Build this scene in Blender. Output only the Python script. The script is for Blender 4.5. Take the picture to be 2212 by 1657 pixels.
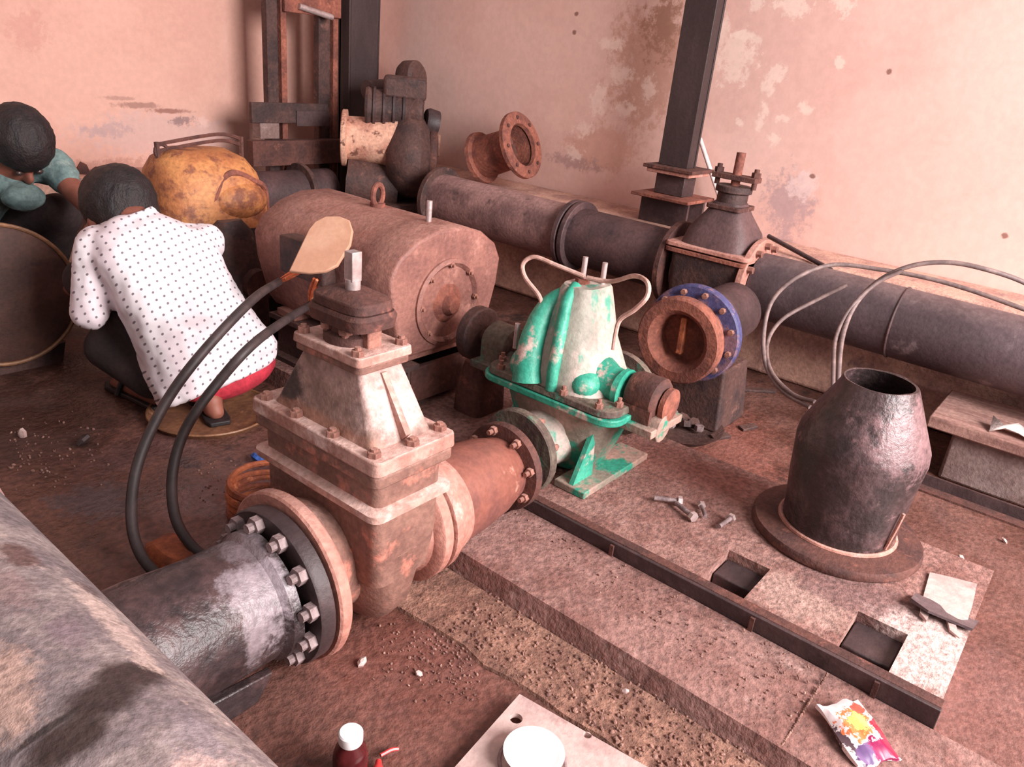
import bpy, bmesh, math, random
from mathutils import Vector, Matrix, Euler, Quaternion
random.seed(7)
for o in list(bpy.data.objects): bpy.data.objects.remove(o)
scene = bpy.context.scene
COL = scene.collection
V = Vector
PI = math.pi

# ------------------------------------------------------------------ camera, world, lights, exposure
F, CX, CY, CAM_H = 1660.0, 1106.0, 828.5, 1.35
def ray(px, py): return V(((px-CX)/F, -(py-CY)/F, -1.0))
ay = ray(-1200, -125).normalized()
ax = ray(2519, 270); ax = (ax-ay*ax.dot(ay)).normalized()
az = ax.cross(ay)
ROT = Matrix((ax, ay, az))
CAMPOS = V((0, 0, CAM_H))
cam = bpy.data.cameras.new('camera'); camo = bpy.data.objects.new('camera', cam); COL.objects.link(camo)
cam.sensor_width = 36; cam.lens = F/2212*36; cam.clip_start = 0.02
camo.matrix_world = Matrix.Translation(CAMPOS) @ ROT.to_4x4()
scene.camera = camo
W = bpy.data.worlds.new('world'); scene.world = W; W.use_nodes = True
W.node_tree.nodes['Background'].inputs[0].default_value = (1.0, 0.915, 0.91, 1)
W.node_tree.nodes['Background'].inputs[1].default_value = 0.36
def area(name, loc, target, sx, sy, power, col):
    l = bpy.data.lights.new(name, 'AREA'); l.shape = 'RECTANGLE'; l.size = sx; l.size_y = sy; l.energy = power; l.color = col
    o = bpy.data.objects.new(name, l); COL.objects.link(o); o.location = loc
    o.rotation_euler = (V(target)-V(loc)).to_track_quat('-Z', 'Y').to_euler()
area('doorway_daylight', (1.9, -3.2, 2.6), (2.6, 2.4, 0.6), 2.8, 2.4, 450, (1.0, 0.955, 0.945))
scene.view_settings.view_transform = 'Standard'; scene.view_settings.look = 'None'
scene.view_settings.gamma = 1; scene.view_settings.use_curve_mapping = False
scene.view_settings.exposure = 0.08

def at(px, py, x=None, y=None, z=None):
    """point of the room seen at a photo pixel, on a given plane"""
    d = ROT @ ray(px, py)
    t = (x/d.x) if x is not None else (y/d.y) if y is not None else (z-CAM_H)/d.z
    return CAMPOS + d*t

# ------------------------------------------------------------------ materials
def lin(c):
    r = []
    for v in c[:3]:
        v /= 255.0; r.append(v/12.92 if v <= 0.04045 else ((v+0.055)/1.055)**2.4)
    return (*r, 1)
class NT:
    def __init__(s, nt): s.nt = nt
    def n(s, t, **kw):
        n = s.nt.nodes.new(t)
        for k, v in kw.items(): setattr(n, k, v)
        return n
    def l(s, a, b): s.nt.links.new(a, b)
    def math(s, op, a, b=None, clamp=False):
        n = s.n('ShaderNodeMath', operation=op); n.use_clamp = clamp
        for i, v in enumerate((a, b)):
            if v is None: continue
            if isinstance(v, (int, float)): n.inputs[i].default_value = v
            else: s.l(v, n.inputs[i])
        return n.outputs[0]
    def vmath(s, op, a, b=None):
        n = s.n('ShaderNodeVectorMath', operation=op)
        for i, v in enumerate((a, b)):
            if v is None: continue
            if isinstance(v, (tuple, list, Vector)): n.inputs[i].default_value = v
            else: s.l(v, n.inputs[i])
        return n.outputs[1] if op == 'LENGTH' else n.outputs[0]
    def noise(s, co, scale, detail=5, rough=0.6, col=False):
        n = s.n('ShaderNodeTexNoise'); n.inputs['Scale'].default_value = scale; n.inputs['Detail'].default_value = detail; n.inputs['Roughness'].default_value = rough
        s.l(co, n.inputs['Vector']); return n.outputs[1 if col else 0]
    def step(s, v, lo, hi, a=0.0, b=1.0):
        n = s.n('ShaderNodeMapRange', interpolation_type='SMOOTHSTEP')
        n.inputs[1].default_value = lo; n.inputs[2].default_value = hi; n.inputs[3].default_value = a; n.inputs[4].default_value = b
        s.l(v, n.inputs[0]); return n.outputs[0]
    def mix(s, f, a, b):
        n = s.n('ShaderNodeMix', data_type='RGBA')
        if isinstance(f, (int, float)): n.inputs[0].default_value = f
        else: s.l(f, n.inputs[0])
        for i, v in ((6, a), (7, b)):
            if isinstance(v, tuple): n.inputs[i].default_value = v
            else: s.l(v, n.inputs[i])
        return n.outputs[2]
MATS = {}
def M(name, c1, c2=None, c3=None, scale=6, lo=.42, hi=.6, lo3=.58, hi3=.7, rough=.7, metal=0, bump=.25, fine=.22, fscale=60, blobs=(), wet=None, stretch=None, dust=None):
    """mottled procedural surface: two or three tones by noise, fine grain, optional stain or painted-light blobs (centre, radii, colour, wobble, strength)"""
    m = bpy.data.materials.new(name); m.use_nodes = True; t = NT(m.node_tree)
    b = m.node_tree.nodes['Principled BSDF']
    co = t.n('ShaderNodeTexCoord').outputs['Object']
    tc = co
    if stretch: tc = t.vmath('MULTIPLY', co, stretch)
    c2 = c2 or c1
    n1 = t.noise(tc, scale, 7, .62)
    col = t.mix(t.step(n1, lo, hi), lin(c1), lin(c2))
    if c3:
        n3 = t.noise(t.vmath('ADD', tc, (7.3, 1.7, 4.1)), scale*1.7, 7, .66)
        f3 = t.step(n3, lo3, hi3); col = t.mix(f3, col, lin(c3))
    rg = rough
    if blobs:
        wn = t.vmath('SUBTRACT', t.noise(co, 5.5, 6, .72, col=True), (.5, .5, .5)); wf = t.vmath('SUBTRACT', t.noise(co, 24, 6, .75, col=True), (.5, .5, .5)); wn = t.vmath('ADD', wn, t.vmath('MULTIPLY', wf, (1.5, 1.5, 1.5)))
        for (c, r, cc, wob, st) in blobs:
            p = t.vmath('ADD', t.vmath('DIVIDE', t.vmath('SUBTRACT', co, c), r), t.vmath('MULTIPLY', wn, (wob, wob, wob)))
            f = t.math('MULTIPLY', t.step(t.vmath('LENGTH', p), .55, 1.15, 1, 0), st)
            col = t.mix(f, col, lin(cc))
    if dust:
        gn = t.n('ShaderNodeNewGeometry'); sx = t.n('ShaderNodeSeparateXYZ'); t.l(gn.outputs['Normal'], sx.inputs[0])
        f = t.math('MULTIPLY', t.step(sx.outputs[2], .55, .95), t.step(t.noise(co, scale*2.2, 6, .7), .3, .62)); col = t.mix(t.math('MULTIPLY', f, dust[1]), col, lin(dust[0]))
    nf = t.noise(co, fscale, 4, .6)
    g = t.step(nf, .25, .75, 1-fine, 1+fine)
    mul = t.n('ShaderNodeMix', data_type='RGBA', blend_type='MULTIPLY'); mul.inputs[0].default_value = 1
    t.l(col, mul.inputs[6]); cmb = t.n('ShaderNodeCombineColor')
    for i in range(3): t.l(g, cmb.inputs[i])
    t.l(cmb.outputs[0], mul.inputs[7])
    t.l(mul.outputs[2], b.inputs['Base Color'])
    if wet is not None:
        t.l(t.step(n1, lo, hi, wet[0], wet[1]), b.inputs['Roughness'])
    else: b.inputs['Roughness'].default_value = rough
    b.inputs['Metallic'].default_value = metal
    if bump:
        bp = t.n('ShaderNodeBump'); bp.inputs['Strength'].default_value = bump; bp.inputs['Distance'].default_value = .012
        h = t.math('ADD', t.math('MULTIPLY', nf, .5), n1); t.l(h, bp.inputs['Height']); t.l(bp.outputs[0], b.inputs['Normal'])
    MATS[name] = m; return m

# ------------------------------------------------------------------ mesh helpers
def frame(d, up=V((0, 0, 1))):
    d = V(d).normalized()
    if abs(d.dot(up)) > .98: up = V((0, 1, 0))
    x = up.cross(d).normalized(); y = d.cross(x)
    return Matrix((x, y, d)).transposed()
class B:
    """collects shapes in one bmesh; build() links them as ONE mesh object"""
    def __init__(s): s.bm = bmesh.new()
    def ringmesh(s, rings, cap0=True, cap1=True, closed=True):
        vs = [[s.bm.verts.new(p) for p in r] for r in rings]; n = len(vs[0])
        for a, b in zip(vs, vs[1:]):
            for i in range(n if closed else n-1):
                j = (i+1) % n
                try: s.bm.faces.new((a[i], a[j], b[j], b[i]))
                except ValueError: pass
        if cap0: s.bm.faces.new(vs[0][::-1])
        if cap1: s.bm.faces.new(vs[-1])
        return s
    def box(s, lo, hi, M4=None):
        lo, hi = V(lo), V(hi)
        q = [V((x, y, z)) for z in (lo.z, hi.z) for (x, y) in ((lo.x, lo.y), (hi.x, lo.y), (hi.x, hi.y), (lo.x, hi.y))]
        if M4: q = [M4 @ p for p in q]
        return s.ringmesh([q[:4], q[4:]])
    def cyl(s, p0, p1, r0, r1=None, n=28, caps=True):
        p0, p1 = V(p0), V(p1); r1 = r0 if r1 is None else r1; m = frame(p1-p0)
        rg = [[p+m @ V((math.cos(2*PI*i/n)*r, math.sin(2*PI*i/n)*r, 0)) for i in range(n)] for p, r in ((p0, r0), (p1, r1))]
        return s.ringmesh(rg, caps, caps)
    def lathe(s, prof, o=(0, 0, 0), d=(0, 0, 1), n=36, cap0=True, cap1=True, wob=0):
        m = frame(d); o = V(o); rn = random.Random(len(prof)*13+n)
        rg = []
        for (r, h) in prof:
            rg.append([o+m @ V((math.cos(2*PI*i/n)*r*(1+wob*rn.uniform(-1, 1)), math.sin(2*PI*i/n)*r*(1+wob*rn.uniform(-1, 1)), h)) for i in range(n)])
        return s.ringmesh(rg, cap0, cap1)
    def loft(s, secs, n=32, ex=4.0, caps=True):
        """secs: (cx, cy, z, hx, hy) rounded-rectangle levels"""
        rg = []; sharp = all((c[5] if len(c) > 5 else ex) >= 4 for c in secs)
        for c in secs:
            cx, cy, z, hx, hy = c[:5]; e = c[5] if len(c) > 5 else ex
            r = []
            if sharp:
                rc = min(hx, hy)*{4: .55, 5: .34, 6: .22, 7: .16, 8: .1}.get(int(e), 1.0); q = n//4
                for k in range(4):
                    sx, sy = ((1, 1), (-1, 1), (-1, -1), (1, -1))[k]
                    for i in range(q):
                        a = PI/2*(k+i/(q-1)); r.append(V((cx+sx*(hx-rc)+rc*math.cos(a), cy+sy*(hy-rc)+rc*math.sin(a), z)))
                rg.append(r); continue
            for i in range(n):
                a = 2*PI*(i+.5)/n; ca, sa = math.cos(a), math.sin(a)
                r.append(V((cx+hx*math.copysign(abs(ca)**(2/e), ca), cy+hy*math.copysign(abs(sa)**(2/e), sa), z)))
            rg.append(r)
        return s.ringmesh(rg, caps, caps)
    def prism(s, poly, z0, z1, M4=None):
        a = [V((x, y, z0)) for x, y in poly]; b = [V((x, y, z1)) for x, y in poly]
        if M4: a = [M4 @ p for p in a]; b = [M4 @ p for p in b]
        return s.ringmesh([a, b])
    def tube(s, pts, r, n=8, sub=6):
        pts = [V(p) for p in pts]; P = []
        for i in range(len(pts)-1):
            p0, p1, p2, p3 = pts[max(i-1, 0)], pts[i], pts[i+1], pts[min(i+2, len(pts)-1)]
            for k in range(sub):
                t = k/sub
                P.append(.5*((2*p1)+(p2-p0)*t+(2*p0-5*p1+4*p2-p3)*t*t+(3*p1-p0-3*p2+p3)*t**3))
        P.append(pts[-1]); rg = []; up = V((.3, .2, 1)).normalized(); prev = None
        for i, p in enumerate(P):
            d = (P[min(i+1, len(P)-1)]-P[max(i-1, 0)]).normalized()
            if prev is None: x = up.cross(d).normalized()
            else: x = (prev-d*prev.dot(d)).normalized()
            prev = x; y = d.cross(x); rr = r(i/(len(P)-1)) if callable(r) else r
            rg.append([p+(x*math.cos(2*PI*k/n)+y*math.sin(2*PI*k/n))*rr for k in range(n)])
        return s.ringmesh(rg)
    def capsule(s, p0, p1, r0, r1=None, n=14, flat=1.0):
        p0, p1 = V(p0), V(p1); r1 = r0 if r1 is None else r1; m = frame(p1-p0); L = (p1-p0).length; d = (p1-p0).normalized()
        rg = []
        for k in range(5): a = -PI/2+PI/2*(k+.35)/5; rg.append((p0+d*math.sin(a)*r0, math.cos(a)*r0))
        for k in range(5): a = PI/2*(k+.65)/5; rg.append((p1+d*math.sin(a)*r1, math.cos(a)*r1))
        return s.ringmesh([[c+m @ V((math.cos(2*PI*i/n)*r, math.sin(2*PI*i/n)*r*flat, 0)) for i in range(n)] for c, r in rg])
    def ell(s, c, r, rot=None, n=18, m=11):
        c = V(c); R = rot or Matrix.Identity(3); rg = []
        for k in range(m):
            a = -PI/2+PI*(k+.5)/m
            rg.append([c+R @ V((r[0]*math.cos(a)*math.cos(2*PI*i/n), r[1]*math.cos(a)*math.sin(2*PI*i/n), r[2]*math.sin(a))) for i in range(n)])
        return s.ringmesh(rg)
    def torus(s, c, d, R, r, n=36, k=10):
        m = frame(d); c = V(c); vs = []
        rg = []
        for i in range(n+1):
            a = 2*PI*i/n; q = V((math.cos(a), math.sin(a), 0))
            rg.append([c+m @ (q*(R+r*math.cos(2*PI*j/k))+V((0, 0, r*math.sin(2*PI*j/k)))) for j in range(k)])
        return s.ringmesh(rg, False, False)
    def holed(s, outer, holes, z0, z1, M4=None):
        """flat plate with real holes"""
        loops = [outer]+holes; ed = []
        tops = []
        for lp in loops:
            vs = [s.bm.verts.new((x, y, z1)) for x, y in lp]; tops.append(vs)
            for i in range(len(vs)): ed.append(s.bm.edges.new((vs[i], vs[(i+1) % len(vs)])))
        g = bmesh.ops.triangle_fill(s.bm, edges=ed, use_beauty=True)
        f = [x for x in g['geom'] if isinstance(x, bmesh.types.BMFace)]
        for x in f:
            if x.normal.z < 0: x.normal_flip()
        e = bmesh.ops.extrude_face_region(s.bm, geom=f)
        nv = [x for x in e['geom'] if isinstance(x, bmesh.types.BMVert)]
        for v in nv: v.co.z = z0
        if M4:
            for v in s.bm.verts: v.co = M4 @ v.co
        return s
    def mesh(s, name, off=None, ang=38, flat=False):
        if off: bmesh.ops.translate(s.bm, verts=s.bm.verts, vec=-V(off))
        bmesh.ops.recalc_face_normals(s.bm, faces=s.bm.faces)
        me = bpy.data.meshes.new(name); s.bm.to_mesh(me); s.bm.free()
        if not flat:
            me.polygons.foreach_set('use_smooth', [True]*len(me.polygons)); me.set_sharp_from_angle(angle=math.radians(ang))
        return me
    def build(s, name, mat, parent=None, world=True, bevel=0, loc=None, ang=38, remesh=0, smooth=0, flat=False, disp=0):
        """parent given: shapes are in world coordinates (or in the thing's own frame with world=False)"""
        off = None
        if parent is not None and world: off = V(parent['_o'])
        elif parent is None and loc is not None: off = V(loc)
        o = bpy.data.objects.new(name, s.mesh(name, off, ang, flat)); COL.objects.link(o)
        o.data.materials.append(MATS[mat] if isinstance(mat, str) else mat)
        if parent is not None: o.parent = parent; o['_o'] = parent['_o'] if world else (0, 0, 0)
        elif loc is not None: o.location = loc
        if parent is None: o['_o'] = tuple(loc) if loc is not None else (0, 0, 0)
        if bevel:
            m = o.modifiers.new('bevel', 'BEVEL'); m.width = bevel; m.segments = 2; m.limit_method = 'ANGLE'; m.angle_limit = math.radians(45)
        if remesh:
            m = o.modifiers.new('remesh', 'REMESH'); m.mode = 'VOXEL'; m.voxel_size = remesh; m.use_smooth_shade = True
            if smooth: m = o.modifiers.new('smooth', 'SMOOTH'); m.factor = .5; m.iterations = smooth
        if disp:
            tx = bpy.data.textures.new(name, 'CLOUDS'); tx.noise_scale = disp[1]
            m = o.modifiers.new('dents', 'DISPLACE'); m.texture = tx; m.strength = disp[0]; m.mid_level = .5; m.texture_coords = 'LOCAL'
        return o
def tag(o, label, cat, group=None):
    o['label'] = label; o['category'] = cat
    if group: o['group'] = group
    return o
def thing(name, label, cat, loc=(0, 0, 0), rot=None, group=None):
    o = bpy.data.objects.new(name, None); COL.objects.link(o); o.location = loc; o['_o'] = tuple(loc); o.empty_display_size = .05
    if rot: o.rotation_euler = rot
    return tag(o, label, cat, group)
def struct(o, label=None):
    o['kind'] = 'structure'
    if label: o['label'] = label
    return o
def part_copy(o, parent, loc, rot=None):
    c = o.copy(); COL.objects.link(c); c.parent = parent; c.location = loc
    if rot is not None: c.rotation_euler = rot
    return c
def bolt_ring(parent, o, d, R, n, r, L, mat, name='bolt', phase=0.0, skip=()):
    """n hex bolts on a circle of radius R, in the parent's own frame"""
    m = frame(d); me = None
    for i in range(n):
        if i in skip: continue
        a = 2*PI*i/n+phase; c = V(o)+m @ V((math.cos(a)*R, math.sin(a)*R, 0))
        if me is None:
            b = B(); b.cyl((0, 0, 0), (0, 0, L*.55), r, n=6); b.cyl((0, 0, L*.5), (0, 0, L), r*.55, n=8)
            ob = b.build(name, mat, parent, world=False); me = ob
        else: ob = part_copy(me, parent, (0, 0, 0))
        ob.location = c; ob.rotation_euler = m.to_euler()

# palette
M('wall_left_plaster', (222, 172, 156), (215, 163, 148), scale=1.6, rough=.9, bump=.08, fine=.05, fscale=30, blobs=[
    (at(340, 290, y=4.7), (.55, 1, .14), (205, 172, 168), 1.6, .55),
    (at(235, 280, y=4.7), (.16, 1, .05), (178, 150, 150), 2.2, .6),
    (at(395, 262, y=4.7), (.10, 1, .035), (140, 112, 112), 2.2, .8), (at(300, 228, y=4.7), (.16, 1, .02), (160, 118, 108), 1.4, .8),
    (at(365, 240, y=4.7), (.16, 1, .016), (145, 95, 85), 1.2, .8), (at(260, 212, y=4.7), (.12, 1, .014), (165, 125, 115), 1.4, .6),
    (at(440, 262, y=4.7), (.05, 1, .04), (232, 190, 180), 1.8, .6), (at(60, 70, y=4.7), (.1, 1, .1), (200, 138, 128), 2, .4),
    (at(250, 360, y=4.7), (.5, 1, .05), (170, 122, 110), 2, .5)])
rb = [(at(1410, 130, x=4.05), (1, .30, .42), (190, 135, 112), 1.6, .6), (at(1430, 60, x=4.05), (1, .13, .18), (150, 104, 80), 2.2, .6),
      (at(1300, 320, x=4.05), (1, .3, .14), (206, 150, 130), 1.6, .6),
      (at(1700, 440, x=4.05), (1, .14, .17), (178, 148, 150), 1.8, .75), (at(1735, 400, x=4.05), (1, .08, .09), (234, 205, 200), 2, .7),
      (at(1690, 530, x=4.05), (1, .10, .05), (160, 130, 132), 1.6, .75), (at(1240, 350, x=4.05), (1, .22, .05), (165, 130, 126), 2, .6)]
for (px, py, ry, rz) in [(1320, 95, .09, .04), (1290, 215, .07, .09), (1340, 160, .09, .06), (1400, 190, .06, .08), (1260, 280, .09, .05), (1240, 330, .08, .05), (1350, 235, .08, .05),
                         (1590, 130, .11, .13), (1560, 60, .04, .10), (1610, 80, .10, .03), (1680, 160, .05, .05), (1660, 185, .04, .06), (1650, 235, .03, .03), (1690, 255, .05, .02), (1670, 300, .035, .035),
                         (1715, 5, .10, .06), (1820, 5, .07, .06), (1635, 5, .04, .05), (1740, 235, .04, .025), (1815, 135, .025, .03), (1600, 265, .03, .03), (1640, 265, .02, .05)]:
    rb.append((at(px, py, x=4.05), (1, ry, rz), (246, 214, 200), 2.2, .75))
for (px, py) in [(1240, 70), (1920, 155), (2170, 510), (1755, 380), (1760, 540), (1245, 30)]:
    rb.append((at(px, py, x=4.05), (1, .016, .014), (140, 95, 85), 1.0, .9))
M('wall_right_plaster', (231, 188, 176), (225, 179, 167), scale=1.4, rough=.9, bump=.08, fine=.05, fscale=30, blobs=rb)
M('floor_mud', (88, 56, 48), (114, 74, 64), (64, 42, 38), scale=4.2, lo=.38, hi=.62, fine=.34, fscale=50, bump=.8, wet=(.28, .7), lo3=.5, hi3=.66, blobs=[
    (at(60, 900, z=0), (.35, .5, 1), (62, 38, 32), 1.2, .75), (at(150, 1120, z=0), (.4, .3, 1), (100, 64, 52), 1.6, .6), (at(200, 1080, z=0), (.12, .12, 1), (88, 76, 80), 1.8, .7),
    (at(440, 1080, z=0), (.2, .15, 1), (132, 84, 74), 1.6, .6), (at(350, 960, z=0), (.3, .1, 1), (96, 66, 64), 1.6, .6),
    (at(900, 1480, z=0), (.25, .3, 1), (120, 76, 68), 1.2, .7), (at(650, 1540, z=0), (.1, .2, 1), (95, 60, 52), 1.2, .6),
    (at(1500, 960, z=0), (.5, .4, 1), (136, 84, 73), 1.1, .8), (at(2130, 1250, z=0), (.5, .5, 1), (114, 76, 68), 1.0, .75), (at(2180, 1560, z=0), (.3, .3, 1), (126, 86, 80), 1.2, .7)])
M('concrete_pink', (144, 105, 97), (126, 86, 78), (160, 124, 117), scale=9, bump=.9, fine=.42, fscale=55, rough=.92, blobs=[
    (at(2000, 1400, z=.09), (.22, .16, 1), (206, 178, 172), 1.0, .85), (at(1720, 1290, z=.09), (.1, .16, 1), (172, 140, 130), 1.2, .6), (at(1450, 1000, z=.09), (.14, .4, 1), (144, 92, 82), 1.4, .6),
    (at(1840, 1270, z=.09), (.12, .2, 1), (112, 82, 80), 1.4, .7)])
M('concrete_grey', (144, 120, 115), (126, 100, 95), (164, 138, 132), scale=7, bump=.5, fine=.2, rough=.92)
M('ledge_dust', (206, 160, 142), (176, 132, 120), (150, 116, 112), scale=5, bump=.5, fine=.2, rough=.95)
M('strip_concrete', (142, 105, 98), (124, 86, 79), (158, 124, 117), scale=7, bump=.9, fine=.35, fscale=55, rough=.95)
M('dirt_strip', (120, 84, 72), (150, 110, 94), (88, 58, 50), scale=14, bump=1.0, fine=.35, fscale=70, rough=.95)
M('stone', (150, 112, 100), (112, 78, 70), (186, 150, 138), scale=9, bump=.5, rough=.95)
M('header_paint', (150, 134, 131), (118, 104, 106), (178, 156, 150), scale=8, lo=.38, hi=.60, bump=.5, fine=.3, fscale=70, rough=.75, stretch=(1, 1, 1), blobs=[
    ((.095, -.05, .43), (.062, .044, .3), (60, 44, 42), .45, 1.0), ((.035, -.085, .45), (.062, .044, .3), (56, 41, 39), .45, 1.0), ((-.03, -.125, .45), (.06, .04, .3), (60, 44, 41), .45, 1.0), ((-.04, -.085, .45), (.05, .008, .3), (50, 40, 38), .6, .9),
    ((.095, .368, .43), (.03, .05, .2), (96, 66, 62), 1.2, .85), ((.063, .084, .44), (.03, .06, .2), (126, 106, 112), 1.4, .7), ((.16, .25, .38), (.02, .03, .2), (90, 70, 70), 1.4, .7), ((.03, .3, .45), (.05, .12, .2), (140, 112, 110), 1.6, .6), ((.1, -.22, .43), (.05, .08, .2), (136, 122, 128), 1.6, .7), ((.06, -.3, .45), (.05, .06, .2), (206, 172, 164), 1.6, .7), ((-.06, .05, .45), (.06, .12, .2), (206, 166, 150), 1.4, .6), ((.14, .1, .4), (.025, .2, .2), (206, 178, 168), 1.6, .6)])
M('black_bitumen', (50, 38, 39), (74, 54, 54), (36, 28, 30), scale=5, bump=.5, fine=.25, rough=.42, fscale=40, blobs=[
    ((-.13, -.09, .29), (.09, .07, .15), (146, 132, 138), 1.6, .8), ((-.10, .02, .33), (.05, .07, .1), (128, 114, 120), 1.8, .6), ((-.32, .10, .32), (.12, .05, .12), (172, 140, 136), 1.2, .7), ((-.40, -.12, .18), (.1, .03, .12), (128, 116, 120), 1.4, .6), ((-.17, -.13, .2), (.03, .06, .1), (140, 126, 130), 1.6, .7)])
M('black_steel', (58, 42, 43), (78, 58, 58), (46, 33, 34), scale=4, bump=.3, fine=.2, rough=.55, fscale=40)
M('column_paint', (54, 40, 40), (66, 50, 49), (84, 66, 64), scale=5, lo3=.64, hi3=.74, bump=.2, fine=.12, rough=.55, stretch=(1, 1, .25))
M('pipe_grey', (96, 78, 81), (74, 58, 61), (126, 106, 108), scale=2.6, lo=.35, hi=.6, bump=.25, fine=.18, rough=.5, dust=((124, 104, 104), .6))
M('pipe_dusty', (150, 112, 108), (110, 80, 78), (80, 58, 58), scale=3.2, bump=.4, fine=.22, rough=.75, dust=((176, 136, 130), .7))
M('pipe_dark', (72, 52, 53), (92, 66, 66), (56, 40, 42), scale=3.2, bump=.3, fine=.2, rough=.6)
M('cast_pinkgrey', (190, 146, 134), (160, 112, 100), (206, 172, 164), scale=6, bump=.35, fine=.22, rough=.7, lo3=.52, hi3=.68, dust=((222, 186, 176), .8))
M('cast_body', (136, 98, 86), (118, 82, 72), (176, 112, 96), scale=7, lo3=.54, hi3=.66, bump=.4, fine=.22, rough=.7, dust=((196, 156, 144), .7))
M('rust_salmon', (184, 128, 114), (164, 108, 95), (204, 158, 148), scale=6, bump=.4, fine=.2, rough=.75, dust=((206, 160, 148), .5))
M('cast_bonnet', (140, 110, 100), (172, 138, 130), (104, 78, 70), scale=7, bump=.35, fine=.25, rough=.7, blobs=[((-.09, .125, .6), (.08, .06, .07), (54, 42, 40), 1.0, .95), ((-.09, 0, .55), (.05, .25, .03), (176, 122, 100), 1.0, .6), ((.02, -.12, .6), (.12, .06, .09), (212, 180, 174), 1.0, .75)], dust=((206, 170, 160), .6))  # the pale blob paints in the lit right-hand face
M('rust', (146, 86, 70), (116, 68, 58), (172, 106, 86), scale=8, bump=.5, fine=.25, rough=.85)
M('rust_dark', (96, 58, 50), (76, 46, 42), (128, 78, 66), scale=8, bump=.5, fine=.25, rough=.8)
M('rust_orange', (170, 92, 58), (128, 66, 46), (196, 120, 84), scale=10, bump=.4, fine=.25, rough=.8)
M('copper_paint', (140, 86, 74), (118, 74, 68), (190, 132, 116), scale=4.5, lo3=.6, hi3=.68, bump=.2, fine=.15, rough=.38)
M('motor_paint', (146, 98, 87), (126, 82, 74), (168, 118, 106), scale=5, lo3=.55, hi3=.68, bump=.45, fine=.2, rough=.62, blobs=[((0, .35, .68), (.35, .3, .2), (150, 90, 76), 1.6, .5), ((-.25, .3, .55), (.1, .25, .12), (118, 84, 82), 1.2, .6)], dust=((178, 132, 120), .5))
M('tan_board', (204, 156, 130), (194, 142, 116), scale=6, bump=.05, fine=.06, rough=.8)
M('steel_bright', (206, 186, 184), (176, 154, 152), scale=10, bump=.1, fine=.1, rough=.35, metal=.5)
M('bolt_grey', (150, 128, 128), (112, 92, 92), (176, 152, 150), scale=20, bump=.3, rough=.6)
M('bolt_rust', (158, 108, 94), (120, 78, 68), scale=20, bump=.3, rough=.8, dust=((196, 152, 140), .5))
M('pump_green', (42, 142, 118), (70, 164, 138), (196, 168, 158), scale=5.5, lo3=.55, hi3=.64, bump=.3, fine=.18, rough=.5)
M('pump_worn', (188, 166, 157), (150, 146, 134), (84, 152, 132), scale=7, lo3=.54, hi3=.66, bump=.3, fine=.15, rough=.6, stretch=(1, 1, .45))
M('pump_lower', (128, 116, 104), (170, 136, 124), (44, 140, 116), scale=4.5, lo3=.5, hi3=.6, bump=.4, fine=.2, rough=.7)
M('pump_grime', (104, 92, 80), (84, 64, 58), (70, 122, 102), scale=7, lo3=.55, hi3=.68, bump=.5, fine=.3, rough=.8, dust=((140, 120, 106), .5))
M('hose_beige', (206, 166, 154), (180, 138, 126), scale=14, bump=.1, rough=.7)
M('blue_paint', (72, 70, 112), (126, 96, 108), (166, 124, 122), scale=9, lo=.46, hi=.56, bump=.3, rough=.6)
M('cable_black', (52, 42, 42), (68, 54, 54), scale=12, bump=.1, fine=.1, rough=.55)
M('cable_grey', (112, 92, 90), (140, 116, 112), scale=14, bump=.1, fine=.15, rough=.6)
M('copper_wire', (226, 120, 78), (200, 96, 62), (244, 190, 150), scale=40, bump=.1, rough=.4, metal=.4)
M('blue_tape', (52, 78, 104), (70, 96, 124), scale=20, bump=.1, rough=.6)
M('yellow_paint', (200, 134, 82), (180, 112, 70), (136, 80, 58), scale=6, lo3=.47, hi3=.6, bump=.4, fine=.2, rough=.6)
M('cream_paint', (222, 170, 146), (196, 138, 118), (130, 86, 72), scale=7, lo3=.55, hi3=.64, bump=.3, rough=.7)
M('machine_dark', (84, 56, 51), (60, 42, 41), (112, 76, 67), scale=6, bump=.5, fine=.25, rough=.7, dust=((120, 86, 78), .5))
M('wood_plank', (160, 120, 110), (130, 92, 84), (184, 146, 138), scale=5, bump=.3, rough=.85, stretch=(3, .4, 3))
M('paper_white', (240, 222, 218), (222, 196, 190), scale=12, bump=.2, fine=.1, rough=.85)
M('plastic_white', (250, 246, 246), (240, 232, 232), scale=8, bump=0, fine=.03, rough=.4)
M('plate_pale', (200, 173, 167), (184, 153, 148), (170, 136, 132), scale=9, bump=.2, fine=.12, rough=.5)
M('bottle_maroon', (74, 26, 28), (92, 34, 34), scale=8, bump=0, rough=.15)
M('plastic_red', (214, 62, 62), (198, 50, 54), scale=8, bump=0, rough=.35)
M('rag_blue', (44, 82, 158), (70, 110, 190), scale=20, bump=.2, rough=.8)
M('drum_brown', (70, 42, 36), (86, 52, 42), (54, 34, 30), scale=4, bump=.3, fine=.2, rough=.7)
M('brass_rim', (140, 96, 66), (116, 78, 54), scale=10, bump=.2, rough=.5)
M('tray_brown', (124, 82, 58), (104, 68, 50), (150, 104, 76), scale=6, bump=.2, rough=.55)
M('skin_brown', (142, 84, 68), (126, 72, 58), scale=6, bump=.05, fine=.06, rough=.6)
M('hair_black', (38, 26, 27), (28, 20, 22), scale=30, bump=.6, fine=.3, fscale=120, rough=.6, stretch=(1, 1, .3))
M('cloth_black', (44, 32, 33), (56, 40, 40), scale=8, bump=.2, rough=.9)
M('cloth_red', (186, 44, 60), (164, 36, 52), scale=8, bump=.15, rough=.85)
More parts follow.
